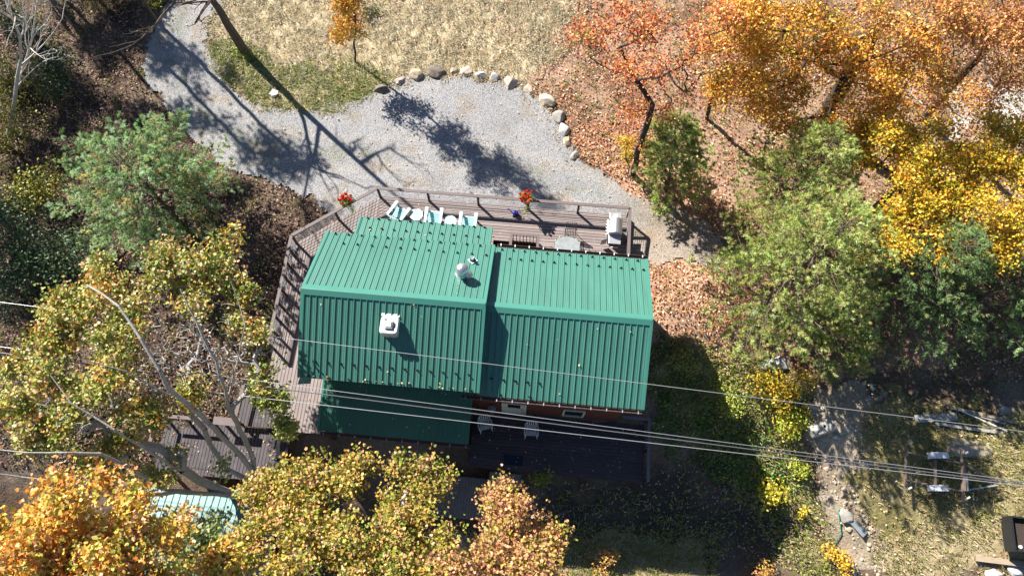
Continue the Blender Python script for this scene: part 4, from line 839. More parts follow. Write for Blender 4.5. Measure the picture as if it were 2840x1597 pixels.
# ------------------------------------------------------------------ loose boards, trailer, planter, hose
def plank(x0, y0, x1, y1, w, t, mat, label, lift=0.1, nm='plank'):
    k = 440 / 2125; p = G(2400 + x0 * k, 1100 + y0 * k); q = G(2400 + x1 * k, 1100 + y1 * k); c_ = (p + q) / 2; d = q - p; L_ = float(np.hypot(d[0], d[1]))
    o = MB().box((0, 0, 0), (L_, w, t)).build(nm, mat, bevel=0.004); o.location = (c_[0], c_[1], c_[2] + lift); o.rotation_euler = (0, -math.atan2(d[2], L_), math.atan2(d[1], d[0])); return tag(o, label, 'board', 'boards lying in the grass')
plank(650, 300, 1210, 270, 0.32, 0.03, m_greywood, 'widest grey board, lying nearest the stony path', 0.10); plank(1070, 140, 2010, 350, 0.13, 0.06, m_oldwood, 'longest board of the pile, mottled grey and brown', 0.13)
plank(1380, 225, 1850, 365, 0.09, 0.05, m_greywood, 'shorter grey board lying along the longest one', 0.09); plank(1210, 185, 1860, 470, 0.05, 0.03, m_white, 'thin white strip lying across the other boards', 0.20)
plank(930, 365, 1820, 490, 0.12, 0.05, m_greywood, 'pale grey board nearest the boat trailer', 0.09)
def T(x, y, h): 
    k = 440 / 2125; px, py = 2400 + x * k, 1100 + y * k; g = G(px, py); return U(px, py, g[2] + h)
tb = T(1000, 1000, 0.0); tr = empty('boat_trailer', tb, 0, 'rusty boat trailer frame with blue and white fenders', 'trailer')
def tl(x, y, h): return tuple(np.array(T(x, y, h)) - tb)
HB = 0.5
def tbar(name, a, b, w=0.07, h=0.07, mat=m_rust, h0=HB, h1=HB): return MB().bar(tl(*a, h0), tl(*b, h1), w, h).build(name, mat, tr)
tbar('crossbar', (545, 570), (535, 1290)); tbar('crossbar', (1285, 700), (1305, 1400)); tbar('crossbar', (1322, 885), (1322, 1255), 0.09, 0.09, h0=HB + 0.06, h1=HB + 0.06); tbar('axle', (935, 810), (935, 1185), 0.08, 0.08, h0=0.36, h1=0.36)
tbar('side_rail', (548, 738), (1290, 890), 0.05, 0.08); tbar('side_rail', (545, 1115), (1290, 1262), 0.05, 0.08); tbar('tongue', (1290, 890), (1740, 1120), 0.06, 0.08); tbar('tongue', (1290, 1262), (1760, 1180), 0.06, 0.08, m_galv)
tbar('winch_post', (1360, 1010), (1375, 1260), 0.05, 0.05, m_galv, HB + 0.1, HB + 0.1)
for (x, y) in ((548, 640), (1290, 770), (540, 1240), (1310, 1370)):
    p0 = tl(x, y, HB); g_ = MB().tube([p0, (p0[0], p0[1], p0[2] + 0.28)], 0.022, 8).build('guide_post', m_galv, tr)
    MB().tube([(p0[0], p0[1], p0[2] + 0.26), (p0[0] + 0.05, p0[1] + 0.04, p0[2] + 0.34), (p0[0] + 0.07, p0[1] + 0.06, p0[2] + 0.36)], [0.032, 0.038, 0.03], 10).build('guide_cap', m_white, g_)
for (x, y) in ((970, 790), (970, 1225)):
    c_ = tl(x, y, 0.42); wv = []; 
    prof = [(-0.40, 0.0), (-0.34, 0.14), (-0.18, 0.21), (0.10, 0.22), (0.30, 0.15), (0.42, 0.0)]
    vs = [(c_[0] + a_, c_[1] + yy, c_[2] + zz) for yy in (-0.12, 0.12) for a_, zz in prof]; n = 6
    f_ = MB().add(vs, [(i, n + i, n + i + 1, i + 1) for i in range(5)]).build('fender', m_white, tr); md = f_.modifiers.new('s', 'SOLIDIFY'); md.thickness = 0.02
    MB().box((c_[0] - 0.02, c_[1] - 0.128, c_[2] + 0.04), (0.74, 0.012, 0.11)).build('fender_stripe', m_blue, f_)
    MB().tube([(c_[0], c_[1] - 0.085, c_[2] - 0.12), (c_[0], c_[1] + 0.085, c_[2] - 0.12)], 0.27, 18).build('wheel', m_rubber, tr)
# raised bed at the edge
p = G(2850, 1487); pb = empty('planter_box', (p[0], p[1], p[2]), R(-6), 'black raised planter box with soil and a small plant', 'planter')
for c_, d_ in (((0, 0.62, 0.3), (1.9, 0.06, 0.6)), ((0, -0.62, 0.3), (1.9, 0.06, 0.6)), ((-0.92, 0, 0.3), (0.07, 1.18, 0.62)), ((0.92, 0, 0.3), (0.07, 1.18, 0.62))): MB().box(c_, d_).build('side_board', m_black, pb)
MB().box((0, 0, 0.2), (1.76, 1.17, 0.34)).build('soil', m_soil, pb)
for x in (-0.6, 0.0): MB().lathe([(0.0, 0.44), (0.07, 0.43), (0.06, 0.37)], (x, -0.45, 0), 10).build('pot', m_white, pb)
n = 60; leaf_mesh('plant', np.column_stack([rng.normal(0.0, 0.25, n), 0.35 + rng.normal(0, 0.12, n), 0.5 + rng.random(n) * 0.2]), 0.11, pick([(0.4, 0.45, 0.08, 2), (0.2, 0.3, 0.05, 1)], n), m_leaf, pb)
p = G(2700, 1547); q = G(2900, 1572); o = MB().bar((0, 0, 0), tuple(q - p), 0.22, 0.16).build('timber', m_oldwood, bevel=0.01); o.location = (p[0], p[1], p[2] + 0.12); tag(o, 'heavy square timber lying in the lower corner', 'timber')
hp = [G(*q) for q in ((2322, 1410), (2326, 1440), (2331, 1480), (2312, 1510), (2318, 1530), (2340, 1545), (2346, 1565), (2338, 1590))]
o = MB().tube([(a[0], a[1], a[2] + 0.09) for a in hp], 0.022, 8).build('garden_hose', M_plain('hose_green', (0.03, 0.22, 0.14), 0.4), smooth=True); tag(o, 'green garden hose trailing down beside the stony path', 'hose')
o = MB().box((0, 0, 0), (0.75, 0.3, 0.05)).build('slate_slab', M_plain('slate', (0.20, 0.23, 0.25), 0.7)); p = G(2378, 1462); o.location = (p[0], p[1], p[2] + 0.09); o.rotation_euler = (0, 0, R(-52)); tag(o, 'thin blue grey slate leaning near the hose', 'slate')
# low retaining wall and pots among the pines
p = G(2290, 812); q = G(2440, 765); o = MB().bar((0, 0, 0.1), (q[0] - p[0], q[1] - p[1], 0.1), 0.2, 0.5).build('retaining_wall', m_oldwood); o.location = p; tag(o, 'low dark retaining wall half hidden between the pines', 'wall')
for x, y, lb in ((2315, 790, 'pale stone urn at the near end of the retaining wall'), (2425, 756, 'pale stone urn at the far end of the retaining wall')):
    p = G(x, y); o = MB().lathe([(0.0, 0), (0.18, 0), (0.16, 0.1), (0.24, 0.45), (0.26, 0.5), (0.20, 0.5), (0.0, 0.4)], n=16).build('urn', m_concrete); o.location = (p[0], p[1], p[2]); tag(o, lb, 'urn', 'stone urns by the retaining wall')

# ------------------------------------------------------------------ overhead wires
def wire(nm, p0, p1, z0, z1, r_, mat, label, sag=0.0, ext=6.0):
    a = U(p0[0] * K, p0[1] * K, z0); b = U(p1[0] * K, p1[1] * K, z1); d = b - a; L_ = np.linalg.norm(d); a2 = a - d / L_ * ext; b2 = b + d / L_ * ext
    pts = [tuple(a2 + (b2 - a2) * t - np.array([0, 0, sag * 4 * t * (1 - t)])) for t in np.linspace(0, 1, 25)]
    return tag(MB().tube(pts, r_, 6).build(nm, mat, smooth=True), label, 'wire', 'overhead wires')
wire('power_line', (0, 760), (2576, 1085), 4.6, 4.6, 0.0115, m_wire, 'single thin wire crossing highest over the roof')
wire('power_line', (0, 925), (2576, 1222), 4.6, 4.6, 0.0126, m_wire, 'lowest bright wire running down to the trailer')
o = wire('power_line', (0, 887), (2576, 1218), 4.6, 4.6, 0.0196, m_wiredark, 'thick twisted dark cable between the bright wires')
wire('power_line', (0, 872), (2576, 1211), 4.6, 4.6, 0.0103, m_wire, 'thin bright wire just above the thick twisted cable')

# ------------------------------------------------------------------ trees
def tube_segments(name, P0, P1, R0, R1, mat, parent, nside=5):
    n = len(P0); d = P1 - P0; d /= np.linalg.norm(d, axis=1)[:, None] + 1e-9
    ref = np.where(np.abs(d[:, 2:3]) < 0.9, np.array([[0, 0, 1.0]]), np.array([[1.0, 0, 0]])); a = np.cross(d, ref); a /= np.linalg.norm(a, axis=1)[:, None]; b = np.cross(d, a)
    th = np.arange(nside) * 2 * math.pi / nside; ring = np.cos(th)[None, :, None] * a[:, None] + np.sin(th)[None, :, None] * b[:, None]
    V0 = P0[:, None] + ring * R0[:, None, None]; V1 = P1[:, None] + ring * R1[:, None, None]; Vv = np.concatenate([V0, V1], 1).reshape(-1, 3)
    k = np.arange(nside); k2 = (k + 1) % nside; f = np.stack([k, k2, nside + k2, nside + k], 1)
    Fv = (f[None] + (np.arange(n) * 2 * nside)[:, None, None]).reshape(-1, 4)
    return np_mesh(name, Vv, Fv, mat, parent, smooth=True)
def skeleton(path, targets, tips, tr_r, tip_r=0.005, wob=0.10, stepl=0.55, limbs=()):
    """grow branches: every target joins the nearest node already there. returns segment arrays"""
    nodes = [np.array(path[0], float)]; par = [-1]
    for p in path[1:]:
        p = np.array(p, float); d = p - nodes[-1]; n = max(1, int(np.linalg.norm(d) / 0.6)); s0 = nodes[-1].copy()
        for i in range(1, n + 1): nodes.append(s0 + d * i / n + (rng.normal(0, 0.03, 3) if i < n else 0)); par.append(len(nodes) - 2)
    mn = {}
    for pts, r0 in limbs:
        prev = int(np.argmin([np.linalg.norm(q_ - pts[0]) for q_ in nodes])); tot = 0
        for k in range(len(pts)):
            s0 = nodes[prev].copy() if k == 0 else pts[k - 1]; d = pts[k] - s0; n = max(1, int(np.linalg.norm(d) / 0.5))
            for i in range(1, n + 1): nodes.append(s0 + d * i / n + (rng.normal(0, 0.03, 3) if i < n else 0)); par.append(prev); prev = len(nodes) - 1; mn[prev] = r0 * (1 - 0.8 * (k + i / n) / len(pts))
    A = np.zeros((len(nodes) + (len(targets) + len(tips)) * 14, 3)); A[:len(nodes)] = nodes; N_ = len(nodes); base_z = path[0][2]; hmin = base_z + 0.25 * (path[-1][2] - base_z)
    def join(p):
        nonlocal N_
        B = A[:N_]; d = B - p; dist = np.sqrt((d ** 2).sum(1)) + 0.9 * np.maximum(0, B[:, 2] - p[2] + 0.1) + 6.0 * (B[:, 2] < hmin)
        j = int(dist.argmin()); s0 = A[j].copy(); v = p - s0; L_ = np.linalg.norm(v); n = min(12, max(1, int(L_ / stepl)))
        prev = j; off = np.zeros(3)
        for i in range(1, n + 1):
            t = i / n; off = off + rng.normal(0, wob, 3) * min(0.5, L_ / n) ; arch = np.array([0, 0, -0.12 * L_ * math.sin(math.pi * t)])
            A[N_] = s0 + v * t + (off * (1 - t) + arch if i < n else 0); par.append(prev); prev = N_; N_ += 1
    for p in targets: join(np.array(p, float))
    c_ = np.array(path[len(path) // 2]); order = np.argsort(np.linalg.norm(tips - c_, axis=1))
    for i in order: join(tips[i])
    r2 = np.zeros(N_); E_ = 2.25
    kids = np.zeros(N_, int)
    for i in range(N_ - 1, 0, -1):
        if kids[i] == 0: r2[i] += tip_r ** E_
        r2[par[i]] += r2[i]; kids[par[i]] += 1
    rad = r2 ** (1 / E_); k = tr_r / rad[0]; rel = (rad / rad[0]); rad = rad * (1 + (k - 1) * rel ** 1.5)
    for i_, m_ in mn.items(): rad[i_] = max(rad[i_], m_)
    pr = np.array(par[1:N_]); ch = np.arange(1, N_)
    return A[pr], A[ch], np.minimum(rad[pr], rad[ch] * 1.35 + 0.004), rad[ch]
def blob_tips(blobs, n, sub=12):
    w = np.array([b[3] ** 2.3 for b in blobs]); w /= w.sum(); out = []
    for b, k in zip(blobs, np.round(w * n).astype(int)):
        m = max(3, k // sub); d = rng.normal(size=(m, 3)); d /= np.linalg.norm(d, axis=1)[:, None]; fl = np.array([1, 1, b[4] if len(b) > 4 else 0.65])
        c_ = np.array(b[:3]) + d * (rng.random((m, 1)) ** (1 / 2.2)) * b[3] * rng.uniform(0.75, 1.2, (m, 1)) * fl
        out.append(np.repeat(c_, int(np.ceil(k / m)), 0)[:k] + rng.normal(0, 0.13 + 0.07 * b[3], (min(k, m * int(np.ceil(k / m))), 3)) * np.array([1, 1, 0.55]))
    return np.concatenate(out)
def tree(name, label, base, lean_to, blobs, ntips, per, lsize, pal, bark=m_bark, trunk_r=0.14, group=None, cat='tree', sigma=0.22, tmpl=LEAF4, bare=0.0, tip_r=0.005, limbs=(), bareb=None, up=0.9, gz=None, wob=0.12):
    """base (px,py) on the ground, lean_to (px,py,z) the trunk's top, blobs (px,py,z,radius,flatness)"""
    g = G(*base) if gz is None else U(*base, gz); top = U(*lean_to[:2], lean_to[2]); B = [tuple(U(b[0], b[1], b[2])) + tuple(b[3:]) for b in blobs]
    o = empty(name, tuple(g), 0, label, cat, group); g = np.array(g)
    mid = g + (top - g) * 0.45 + rng.normal(0, 0.15, 3) * np.array([1, 1, 0])
    tips = blob_tips(B, ntips)
    tips[:, 2] = np.maximum(tips[:, 2], Z(tips[:, 0], tips[:, 1]) + 0.3)
    LM = [([U(*q_) - g for q_ in l], r_) for l, r_ in limbs]; allt = tips - g
    if bareb: bt_ = blob_tips([tuple(U(b[0], b[1], b[2])) + tuple(b[3:]) for b in bareb[0]], bareb[1]) - g; allt = np.concatenate([allt, bt_])
    P0, P1, R0, R1 = skeleton([g - g, mid - g, top - g], [np.array(b[:3]) - g for b in B] if not limbs else [], allt, trunk_r, tip_r, wob, limbs=LM)
    tube_segments('trunk', P0, P1, R0, R1, bark, o, 6)
    t2 = tips[rng.random(len(tips)) > bare] - g
    L_ = np.repeat(t2, per, 0) + rng.normal(0, 1, (len(t2) * per, 3)) * sigma * np.array([1, 1, 0.6])
    # clump colours
    cl = pick(pal, len(t2), 0.1); a = pick(pal, len(L_), 0.2); u = rng.random((len(L_), 1)) < 0.55; cc = np.where(u, np.repeat(cl, per, 0), a)
    leaf_mesh('crown', L_, lsize, cc, m_leaf, o, up=up, tmpl=tmpl); return o

NEED_N = 24
def pine(name, label, base, h, rad, pal, group=None, lo=0.12, dens=1.0, top=None, bark=m_bark, sparse=0.0, nl=0.13, gz=None, droop=0.0, shape=0.8, az0=None, nw=0.013):
    g = np.array(G(*base)); o = empty(name, tuple(g), 0, label, 'pine tree', group)
    lean = np.array([rng.normal(0, 0.3), rng.normal(0, 0.3), 0]) if top is None else np.array(top)
    P0 = []; P1 = []; R0 = []; R1 = []; TP = []; TD = []; TC = []
    tr = lambda z: np.array([0, 0, z]) + lean * (z / h) ** 1.5
    zs = np.linspace(0, h, 14)
    for i in range(13): P0.append(tr(zs[i])); P1.append(tr(zs[i + 1])); R0.append(0.02 * h * (1 - zs[i] / h) + 0.015); R1.append(0.02 * h * (1 - zs[i + 1] / h) + 0.012)
    z = h * lo
    while z < h - 0.15:
        t = z / h; Lb = rad * ((1 - t) ** shape) * (0.75 + 0.5 * min(1, (t - lo + 0.15) / 0.25)) ; nb = 5 + (rng.random() < 0.5); ph = rng.uniform(0, 6.28)
        for k in range(nb):
            if rng.random() < sparse: continue
            th = ph + 2 * math.pi * k / nb + rng.normal(0, 0.2); L_ = Lb * rng.uniform(0.65, 1.15) + 0.25; d = np.array([math.cos(th), math.sin(th), 0]); s_ = np.array([-d[1], d[0], 0]); p = tr(z); rise = rng.uniform(0.05, 0.3) - droop
            n = max(3, int(L_ / 0.36)); prev = p
            for i in range(1, n + 1):
                u = i / n; q = p + d * L_ * u + np.array([0, 0, L_ * (rise * u + 0.22 * u * u - 0.12 * u)]) + s_ * 0.05 * L_ * math.sin(3 * u + th) + rng.normal(0, 0.02, 3)
                P0.append(prev); P1.append(q); R0.append(0.035 * (L_ / 3) * (1 - u) + 0.008); R1.append(0.035 * (L_ / 3) * (1 - u) + 0.006)
                if u > 0.2:
                    for sg_ in (-1, 1):
                        if rng.random() < 0.12: continue
                        sl_ = (0.34 + 0.26 * L_ * (1 - u)) * rng.uniform(0.6, 1.25); dd = d * 0.8 + s_ * sg_ * 0.8 + np.array([0, 0, rng.uniform(0.1, 0.45)]); dd /= np.linalg.norm(dd)
                        m = max(3, int(sl_ / 0.085 * dens)); e = q + dd * sl_; P0.append(q); P1.append(e); R0.append(0.008); R1.append(0.004); kc = rng.integers(1 << 30)
                        for j in range(m):
                            w_ = 0.3 + 0.75 * (j + 1) / m; x = q + dd * sl_ * w_ + rng.normal(0, 0.035, 3); TP.append(x); v = dd + rng.normal(0, 0.3, 3) + np.array([0, 0, 0.5]); TD.append(v / np.linalg.norm(v)); TC.append(kc)
                prev = q
            kc = rng.integers(1 << 30)
            for _ in range(5): TP.append(prev + rng.normal(0, 0.05, 3)); v = d + np.array([0, 0, 0.5]) + rng.normal(0, 0.3, 3); TD.append(v / np.linalg.norm(v)); TC.append(kc)
        z += 0.43 * (1.15 - 0.5 * t) / max(0.7, dens ** 0.5)
    P0, P1, R0, R1 = map(np.array, (P0, P1, R0, R1)); tube_segments('trunk', P0, P1, R0, R1, bark, o, 6)
    TP = np.array(TP); TD = np.array(TD); n = len(TP); cp_ = pick(pal, 997, 0.15); c_ = np.clip(cp_[np.array(TC) % 997] * rng.uniform(0.85, 1.15, (n, 1)), 0, 1); TP = np.repeat(TP, NEED_N, 0); TD = np.repeat(TD, NEED_N, 0)
    d = TD + rng.normal(0, 0.5, TD.shape); d /= np.linalg.norm(d, axis=1)[:, None]; s_ = rng.normal(size=d.shape); s_ -= (s_ * d).sum(1)[:, None] * d; s_ /= np.linalg.norm(s_, axis=1)[:, None]
    L_ = nl * rng.uniform(0.7, 1.3, len(TP))[:, None]; A_ = TP - s_ * nw; B_ = TP + s_ * nw; C_ = TP + d * L_
    Vv = np.stack([A_, B_, C_], 1).reshape(-1, 3); Fv = np.arange(len(Vv)).reshape(-1, 3)
    np_mesh('crown', Vv, Fv, m_needle, o, col=np.clip(np.repeat(c_, NEED_N, 0) * rng.uniform(0.8, 1.2, (len(TP), 1)), 0, 1)); return o

YG = [(0.44, 0.44, 0.09, 2.6), (0.26, 0.33, 0.05, 3.4), (0.64, 0.52, 0.28, 1.6), (0.60, 0.42, 0.09, 1.2), (0.60, 0.34, 0.14, 1.6), (0.16, 0.22, 0.03, 1.5), (0.65, 0.30, 0.04, 1)]
OY = [(0.72, 0.44, 0.07, 3), (0.72, 0.26, 0.04, 2), (0.58, 0.48, 0.08, 2.5), (0.33, 0.34, 0.05, 1.2), (0.70, 0.40, 0.20, 1.4)]
GB = [(0.62, 0.42, 0.10, 2.2), (0.34, 0.35, 0.05, 3.2), (0.60, 0.34, 0.18, 1.8), (0.20, 0.25, 0.03, 2.2), (0.68, 0.40, 0.07, 1.5)]
PG = [(0.30, 0.36, 0.14, 3), (0.20, 0.27, 0.08, 2), (0.40, 0.42, 0.20, 1.5)]
RO = [(0.76, 0.27, 0.07, 3), (0.62, 0.13, 0.05, 1.6), (0.76, 0.42, 0.14, 1.8), (0.50, 0.10, 0.06, 1)]
GO = [(0.78, 0.44, 0.05, 3), (0.72, 0.29, 0.03, 2.2), (0.56, 0.42, 0.05, 1.8), (0.70, 0.18, 0.03, 1), (0.33, 0.27, 0.03, 1)]
YE = [(0.82, 0.54, 0.04, 3), (0.76, 0.38, 0.04, 2.2), (0.48, 0.42, 0.04, 1.8), (0.28, 0.34, 0.03, 1)]
RB = [(0.64, 0.26, 0.08, 3), (0.46, 0.18, 0.08, 1.6), (0.72, 0.40, 0.14, 2), (0.66, 0.46, 0.10, 1.4)]
DG = [(0.045, 0.09, 0.035, 3), (0.09, 0.14, 0.05, 2), (0.16, 0.22, 0.11, 1)]
DY = [(0.28, 0.27, 0.04, 3), (0.16, 0.20, 0.03, 2), (0.45, 0.36, 0.05, 1)]

tree('maple_tree', 'big pale barked maple with spreading bare limbs over the shed', (715, 1385), (705, 1330, -0.5),
     [(160, 960, 5.4, 1.17), (240, 770, 5.4, 1.05), (330, 830, 5.4, 1.29), (180, 860, 5.4, 0.94), (470, 750, 5.4, 1.17), (610, 740, 5.4, 1.17), (670, 790, 5.1, 0.94), (560, 830, 5.4, 0.82), (680, 900, 5.1, 0.82), (350, 960, 5.7, 1.05), (300, 1060, 5.4, 0.94), (720, 1020, 4.3, 0.70), (90, 1090, 5.1, 1.05), (200, 1120, 5.1, 1.05), (440, 1160, 4.6, 1.05), (520, 1090, 4.9, 0.82), (40, 1000, 5.4, 0.94), (310, 1230, 4.0, 0.94), (150, 1220, 4.3, 0.94), (60, 1180, 4.6, 0.82), (450, 1300, 2.9, 0.70), (240, 1290, 3.7, 0.58)],
     1250, 25, 0.105, YG, m_barkpl, 0.24, 'tall autumn trees below the cabin', tmpl=LEAFM, sigma=0.17, bare=0.06, tip_r=0.009,
     limbs=[([(648, 1374, -1.0), (540, 1366, 1.0), (410, 1370, 3.9), (320, 1366, 4.7), (209, 1340, 5.4), (112, 1329, 5.9), (0, 1314, 6.5)], 0.105),
            ([(615, 1366, -0.5), (466, 1359, 1.9), (373, 1310, 3.9), (280, 1258, 5.0), (186, 1255, 5.8), (75, 1255, 6.3), (0, 1247, 6.5)], 0.087),
            ([(641, 1368, -1.0), (559, 1335, 0.7), (466, 1285, 3.5), (391, 1236, 4.7), (317, 1191, 5.8), (200, 1120, 6.5), (140, 1040, 6.9)], 0.081),
            ([(716, 1330, -1.0), (671, 1266, 1.0), (578, 1173, 4.3), (466, 1076, 6.2), (443, 1026, 6.8), (391, 940, 7.4), (330, 850, 7.8), (240, 790, 7.8)], 0.130),
            ([(708, 1325, -1.0), (700, 1266, 0.4), (630, 1113, 4.3), (600, 1000, 5.8), (560, 930, 6.5), (500, 800, 7.4)], 0.105),
            ([(697, 1340, -1.5), (634, 1303, 0.0), (585, 1236, 1.0), (566, 1187, 3.5), (480, 1100, 5.0), (350, 1030, 6.5), (240, 1000, 7.4)], 0.074),
            ([(630, 1113, 4.3), (660, 1000, 5.4), (680, 900, 6.4), (640, 780, 7.0)], 0.043)],
     bareb=([(560, 920, 5.4, 1.29), (470, 960, 5.5, 1.17), (640, 1000, 5.0, 1.05), (540, 1010, 5.3, 1.05), (250, 1150, 4.9, 1.05), (120, 1130, 5.0, 0.94), (380, 1120, 4.9, 0.82)], 700))
tree('young_tree', 'slim young maple with a round leafy head beside the west deck', (745, 1290), (770, 1180, 2.2), [(765, 1120, 3.6, 0.55, 1.0), (790, 1170, 3.0, 0.45, 1.0), (735, 1090, 4.0, 0.35)], 90, 20, 0.11, [(0.42, 0.46, 0.10, 3), (0.28, 0.36, 0.06, 2), (0.55, 0.45, 0.12, 1)], m_barkgr, 0.07, tmpl=LEAFM, sigma=0.14)
tree('maple_tree', 'bright orange and yellow maple filling the lower left corner', (500, 1800), (250, 1650, 7),
     [(60, 1490, 9.0, 1.87), (230, 1450, 9.0, 1.65), (360, 1550, 8.6, 1.54), (100, 1630, 9.4, 1.87), (260, 1630, 9.4, 1.65), (500, 1610, 7.9, 1.43), (380, 1440, 7.6, 0.99)], 720, 34, 0.11, OY, m_barkpl, 0.26, 'tall autumn trees below the cabin', tmpl=LEAFM, sigma=0.18)
tree('maple_tree', 'greenish gold maple standing right of the shed', (840, 1560), (760, 1450, 2.5),
     [(755, 1358, 4.0, 1.23), (895, 1308, 4.0, 1.23), (965, 1298, 3.8, 0.78), (825, 1448, 4.5, 1.46), (715, 1498, 4.5, 1.23), (945, 1488, 4.5, 1.34), (615, 1608, 5.0, 1.34), (775, 1628, 5.2, 1.46), (945, 1628, 5.2, 1.46), (1075, 1568, 4.8, 1.12)], 950, 27, 0.102, GB, m_barkpl, 0.2, 'tall autumn trees below the cabin', tmpl=LEAFM, sigma=0.18, bare=0.06)
tree('maple_tree', 'slim golden tree with bare twigs beside the boardwalk', (1100, 1500), (1150, 1400, 2),
     [(1155, 1320, 4.1, 0.79), (1115, 1390, 4.1, 0.84), (1195, 1380, 3.9, 0.68), (1145, 1480, 4.4, 0.95), (1235, 1500, 4.4, 0.63), (1095, 1620, 5.0, 1.05)], 330, 26, 0.10, GB, m_barkpl, 0.11, 'tall autumn trees below the cabin', tmpl=LEAFM, sigma=0.17, bare=0.12)
tree('maple_tree', 'pinkish bronze tree reaching up under the middle of the back deck', (1390, 1590), (1400, 1500, 2),
     [(1370, 1390, 3.9, 0.66), (1400, 1460, 4.1, 0.99), (1480, 1490, 4.1, 0.88), (1540, 1510, 3.9, 0.55), (1350, 1540, 4.4, 0.99), (1460, 1580, 4.7, 0.99), (1260, 1600, 4.7, 0.99)], 430, 26, 0.10, [(0.60, 0.32, 0.16, 3), (0.50, 0.22, 0.12, 2), (0.55, 0.38, 0.08, 2), (0.34, 0.32, 0.05, 1)], m_barkgr, 0.12, 'tall autumn trees below the cabin', tmpl=LEAFM, sigma=0.17)
tree('maple_tree', 'pale green leaved tree growing over the shed roof', (600, 1500), (560, 1440, 1.5),
     [(430, 1500, 2.0, 0.9), (540, 1500, 2.4, 1.1), (650, 1500, 2.2, 1.0), (620, 1290, 1.5, 0.35), (500, 1560, 2.5, 1.0)], 220, 18, 0.13, PG, m_barkgr, 0.10, tmpl=LEAFM, sigma=0.17)
# right hand side
tree('maple_tree', 'sparse red orange maple with a dark forked trunk by the boulders', (1755, 485), (1810, 290, 5),
     [(1720, 130, 7, 1.6), (1830, 60, 9, 1.7), (1780, 220, 6, 1.5), (1900, 180, 7.5, 1.4), (1740, 300, 4.5, 1.0), (1860, 300, 5, 0.9), (1680, 40, 9, 1.2), (1760, 370, 3, 0.7), (1930, 60, 9, 1.4)], 640, 12, 0.105, RO, m_barkdk, 0.13, 'autumn trees beyond the gravel', sigma=0.22, bare=0.25)
tree('young_tree', 'small yellow leaved sapling at the foot of the red maple', (1740, 488), (1735, 440, 1.2), [(1738, 400, 1.8, 0.45, 1.0), (1745, 440, 1.0, 0.4)], 60, 14, 0.09, YE, m_bark, 0.03, sigma=0.12)
tree('oak_tree', 'golden oak with a thick dark leaning trunk among the top trees', (2270, 350), (2440, 60, 6),
     [(2120, 130, 6, 1.5), (2230, 40, 8, 1.6), (2330, 180, 6.5, 1.5), (2200, 230, 5, 1.3), (2080, 260, 4, 1.2), (2420, 240, 5.5, 1.5), (2300, 320, 4, 1.1), (2520, 120, 8, 1.4), (2060, 30, 8, 1.4), (2180, 330, 3, 1.0)], 1050, 20, 0.112, GO, m_barkdk, 0.34, 'autumn trees beyond the gravel', sigma=0.25)
tree('birch_tree', 'orange tree with white bare twigs near the top edge', (2400, 420), (2560, 150, 6), [(2580, 60, 8.5, 1.3), (2620, 180, 7, 1.3), (2480, 60, 9, 1.2), (2560, 290, 5, 1.2), (2680, 280, 5, 0.9)], 480, 17, 0.105, GO + RB, m_barkgr, 0.12, 'autumn trees beyond the gravel', bare=0.25, sigma=0.25)
tree('maple_tree', 'russet brown tree in the far top corner', (2560, 330), (2780, 80, 7), [(2720, 60, 8.5, 1.5), (2820, 150, 7.5, 1.5), (2760, 240, 6, 1.1), (2650, 20, 9.5, 1.4), (2860, 30, 9, 1.5)], 560, 17, 0.105, RB, m_barkdk, 0.16, 'autumn trees beyond the gravel', sigma=0.26, bare=0.1)
tree('maple_tree', 'bright yellow maple on the right above the dark pines', (2360, 700), (2550, 470, 5),
     [(2380, 390, 4.5, 1.2), (2480, 420, 5, 1.4), (2600, 410, 5.5, 1.5), (2730, 440, 5.5, 1.5), (2560, 530, 5, 1.4), (2680, 550, 5, 1.5), (2800, 560, 5.5, 1.5), (2420, 640, 4.2, 1.0), (2520, 650, 4.5, 1.2), (2640, 670, 4.5, 1.0), (2790, 680, 5, 1.1), (2820, 400, 5.5, 1.4), (2370, 600, 4.2, 0.7)], 1500, 23, 0.112, YE, m_barkdk, 0.2, 'autumn trees beyond the gravel', sigma=0.20)
tree('maple_tree', 'amber tree between the red maple and the golden oak', (1960, 330), (2040, 100, 6), [(2000, 120, 6, 1.1), (1980, 230, 4.5, 1.0), (2050, 180, 5, 1.0), (2100, 60, 7.5, 1.0)], 380, 16, 0.10, GO, m_barkdk, 0.10, 'autumn trees beyond the gravel', bare=0.15, sigma=0.24)
tree('young_tree', 'slender orange and gold tree by the shady end of the boulders', (985, 174), (950, -150, 7), [(960, 110, 2.2, 0.55, 0.9), (950, 60, 3.0, 0.75, 0.9), (965, 15, 4.0, 0.8, 1.0), (955, -40, 5.0, 0.85, 1.0), (950, -110, 6.2, 1.0, 1.0), (945, -190, 7.5, 0.95, 1.0), (940, -270, 8.7, 0.7, 1.0)], 620, 20, 0.095, [(0.68, 0.36, 0.03, 3), (0.70, 0.20, 0.03, 2), (0.40, 0.36, 0.04, 2)], m_barkdk, 0.05, sigma=0.15)
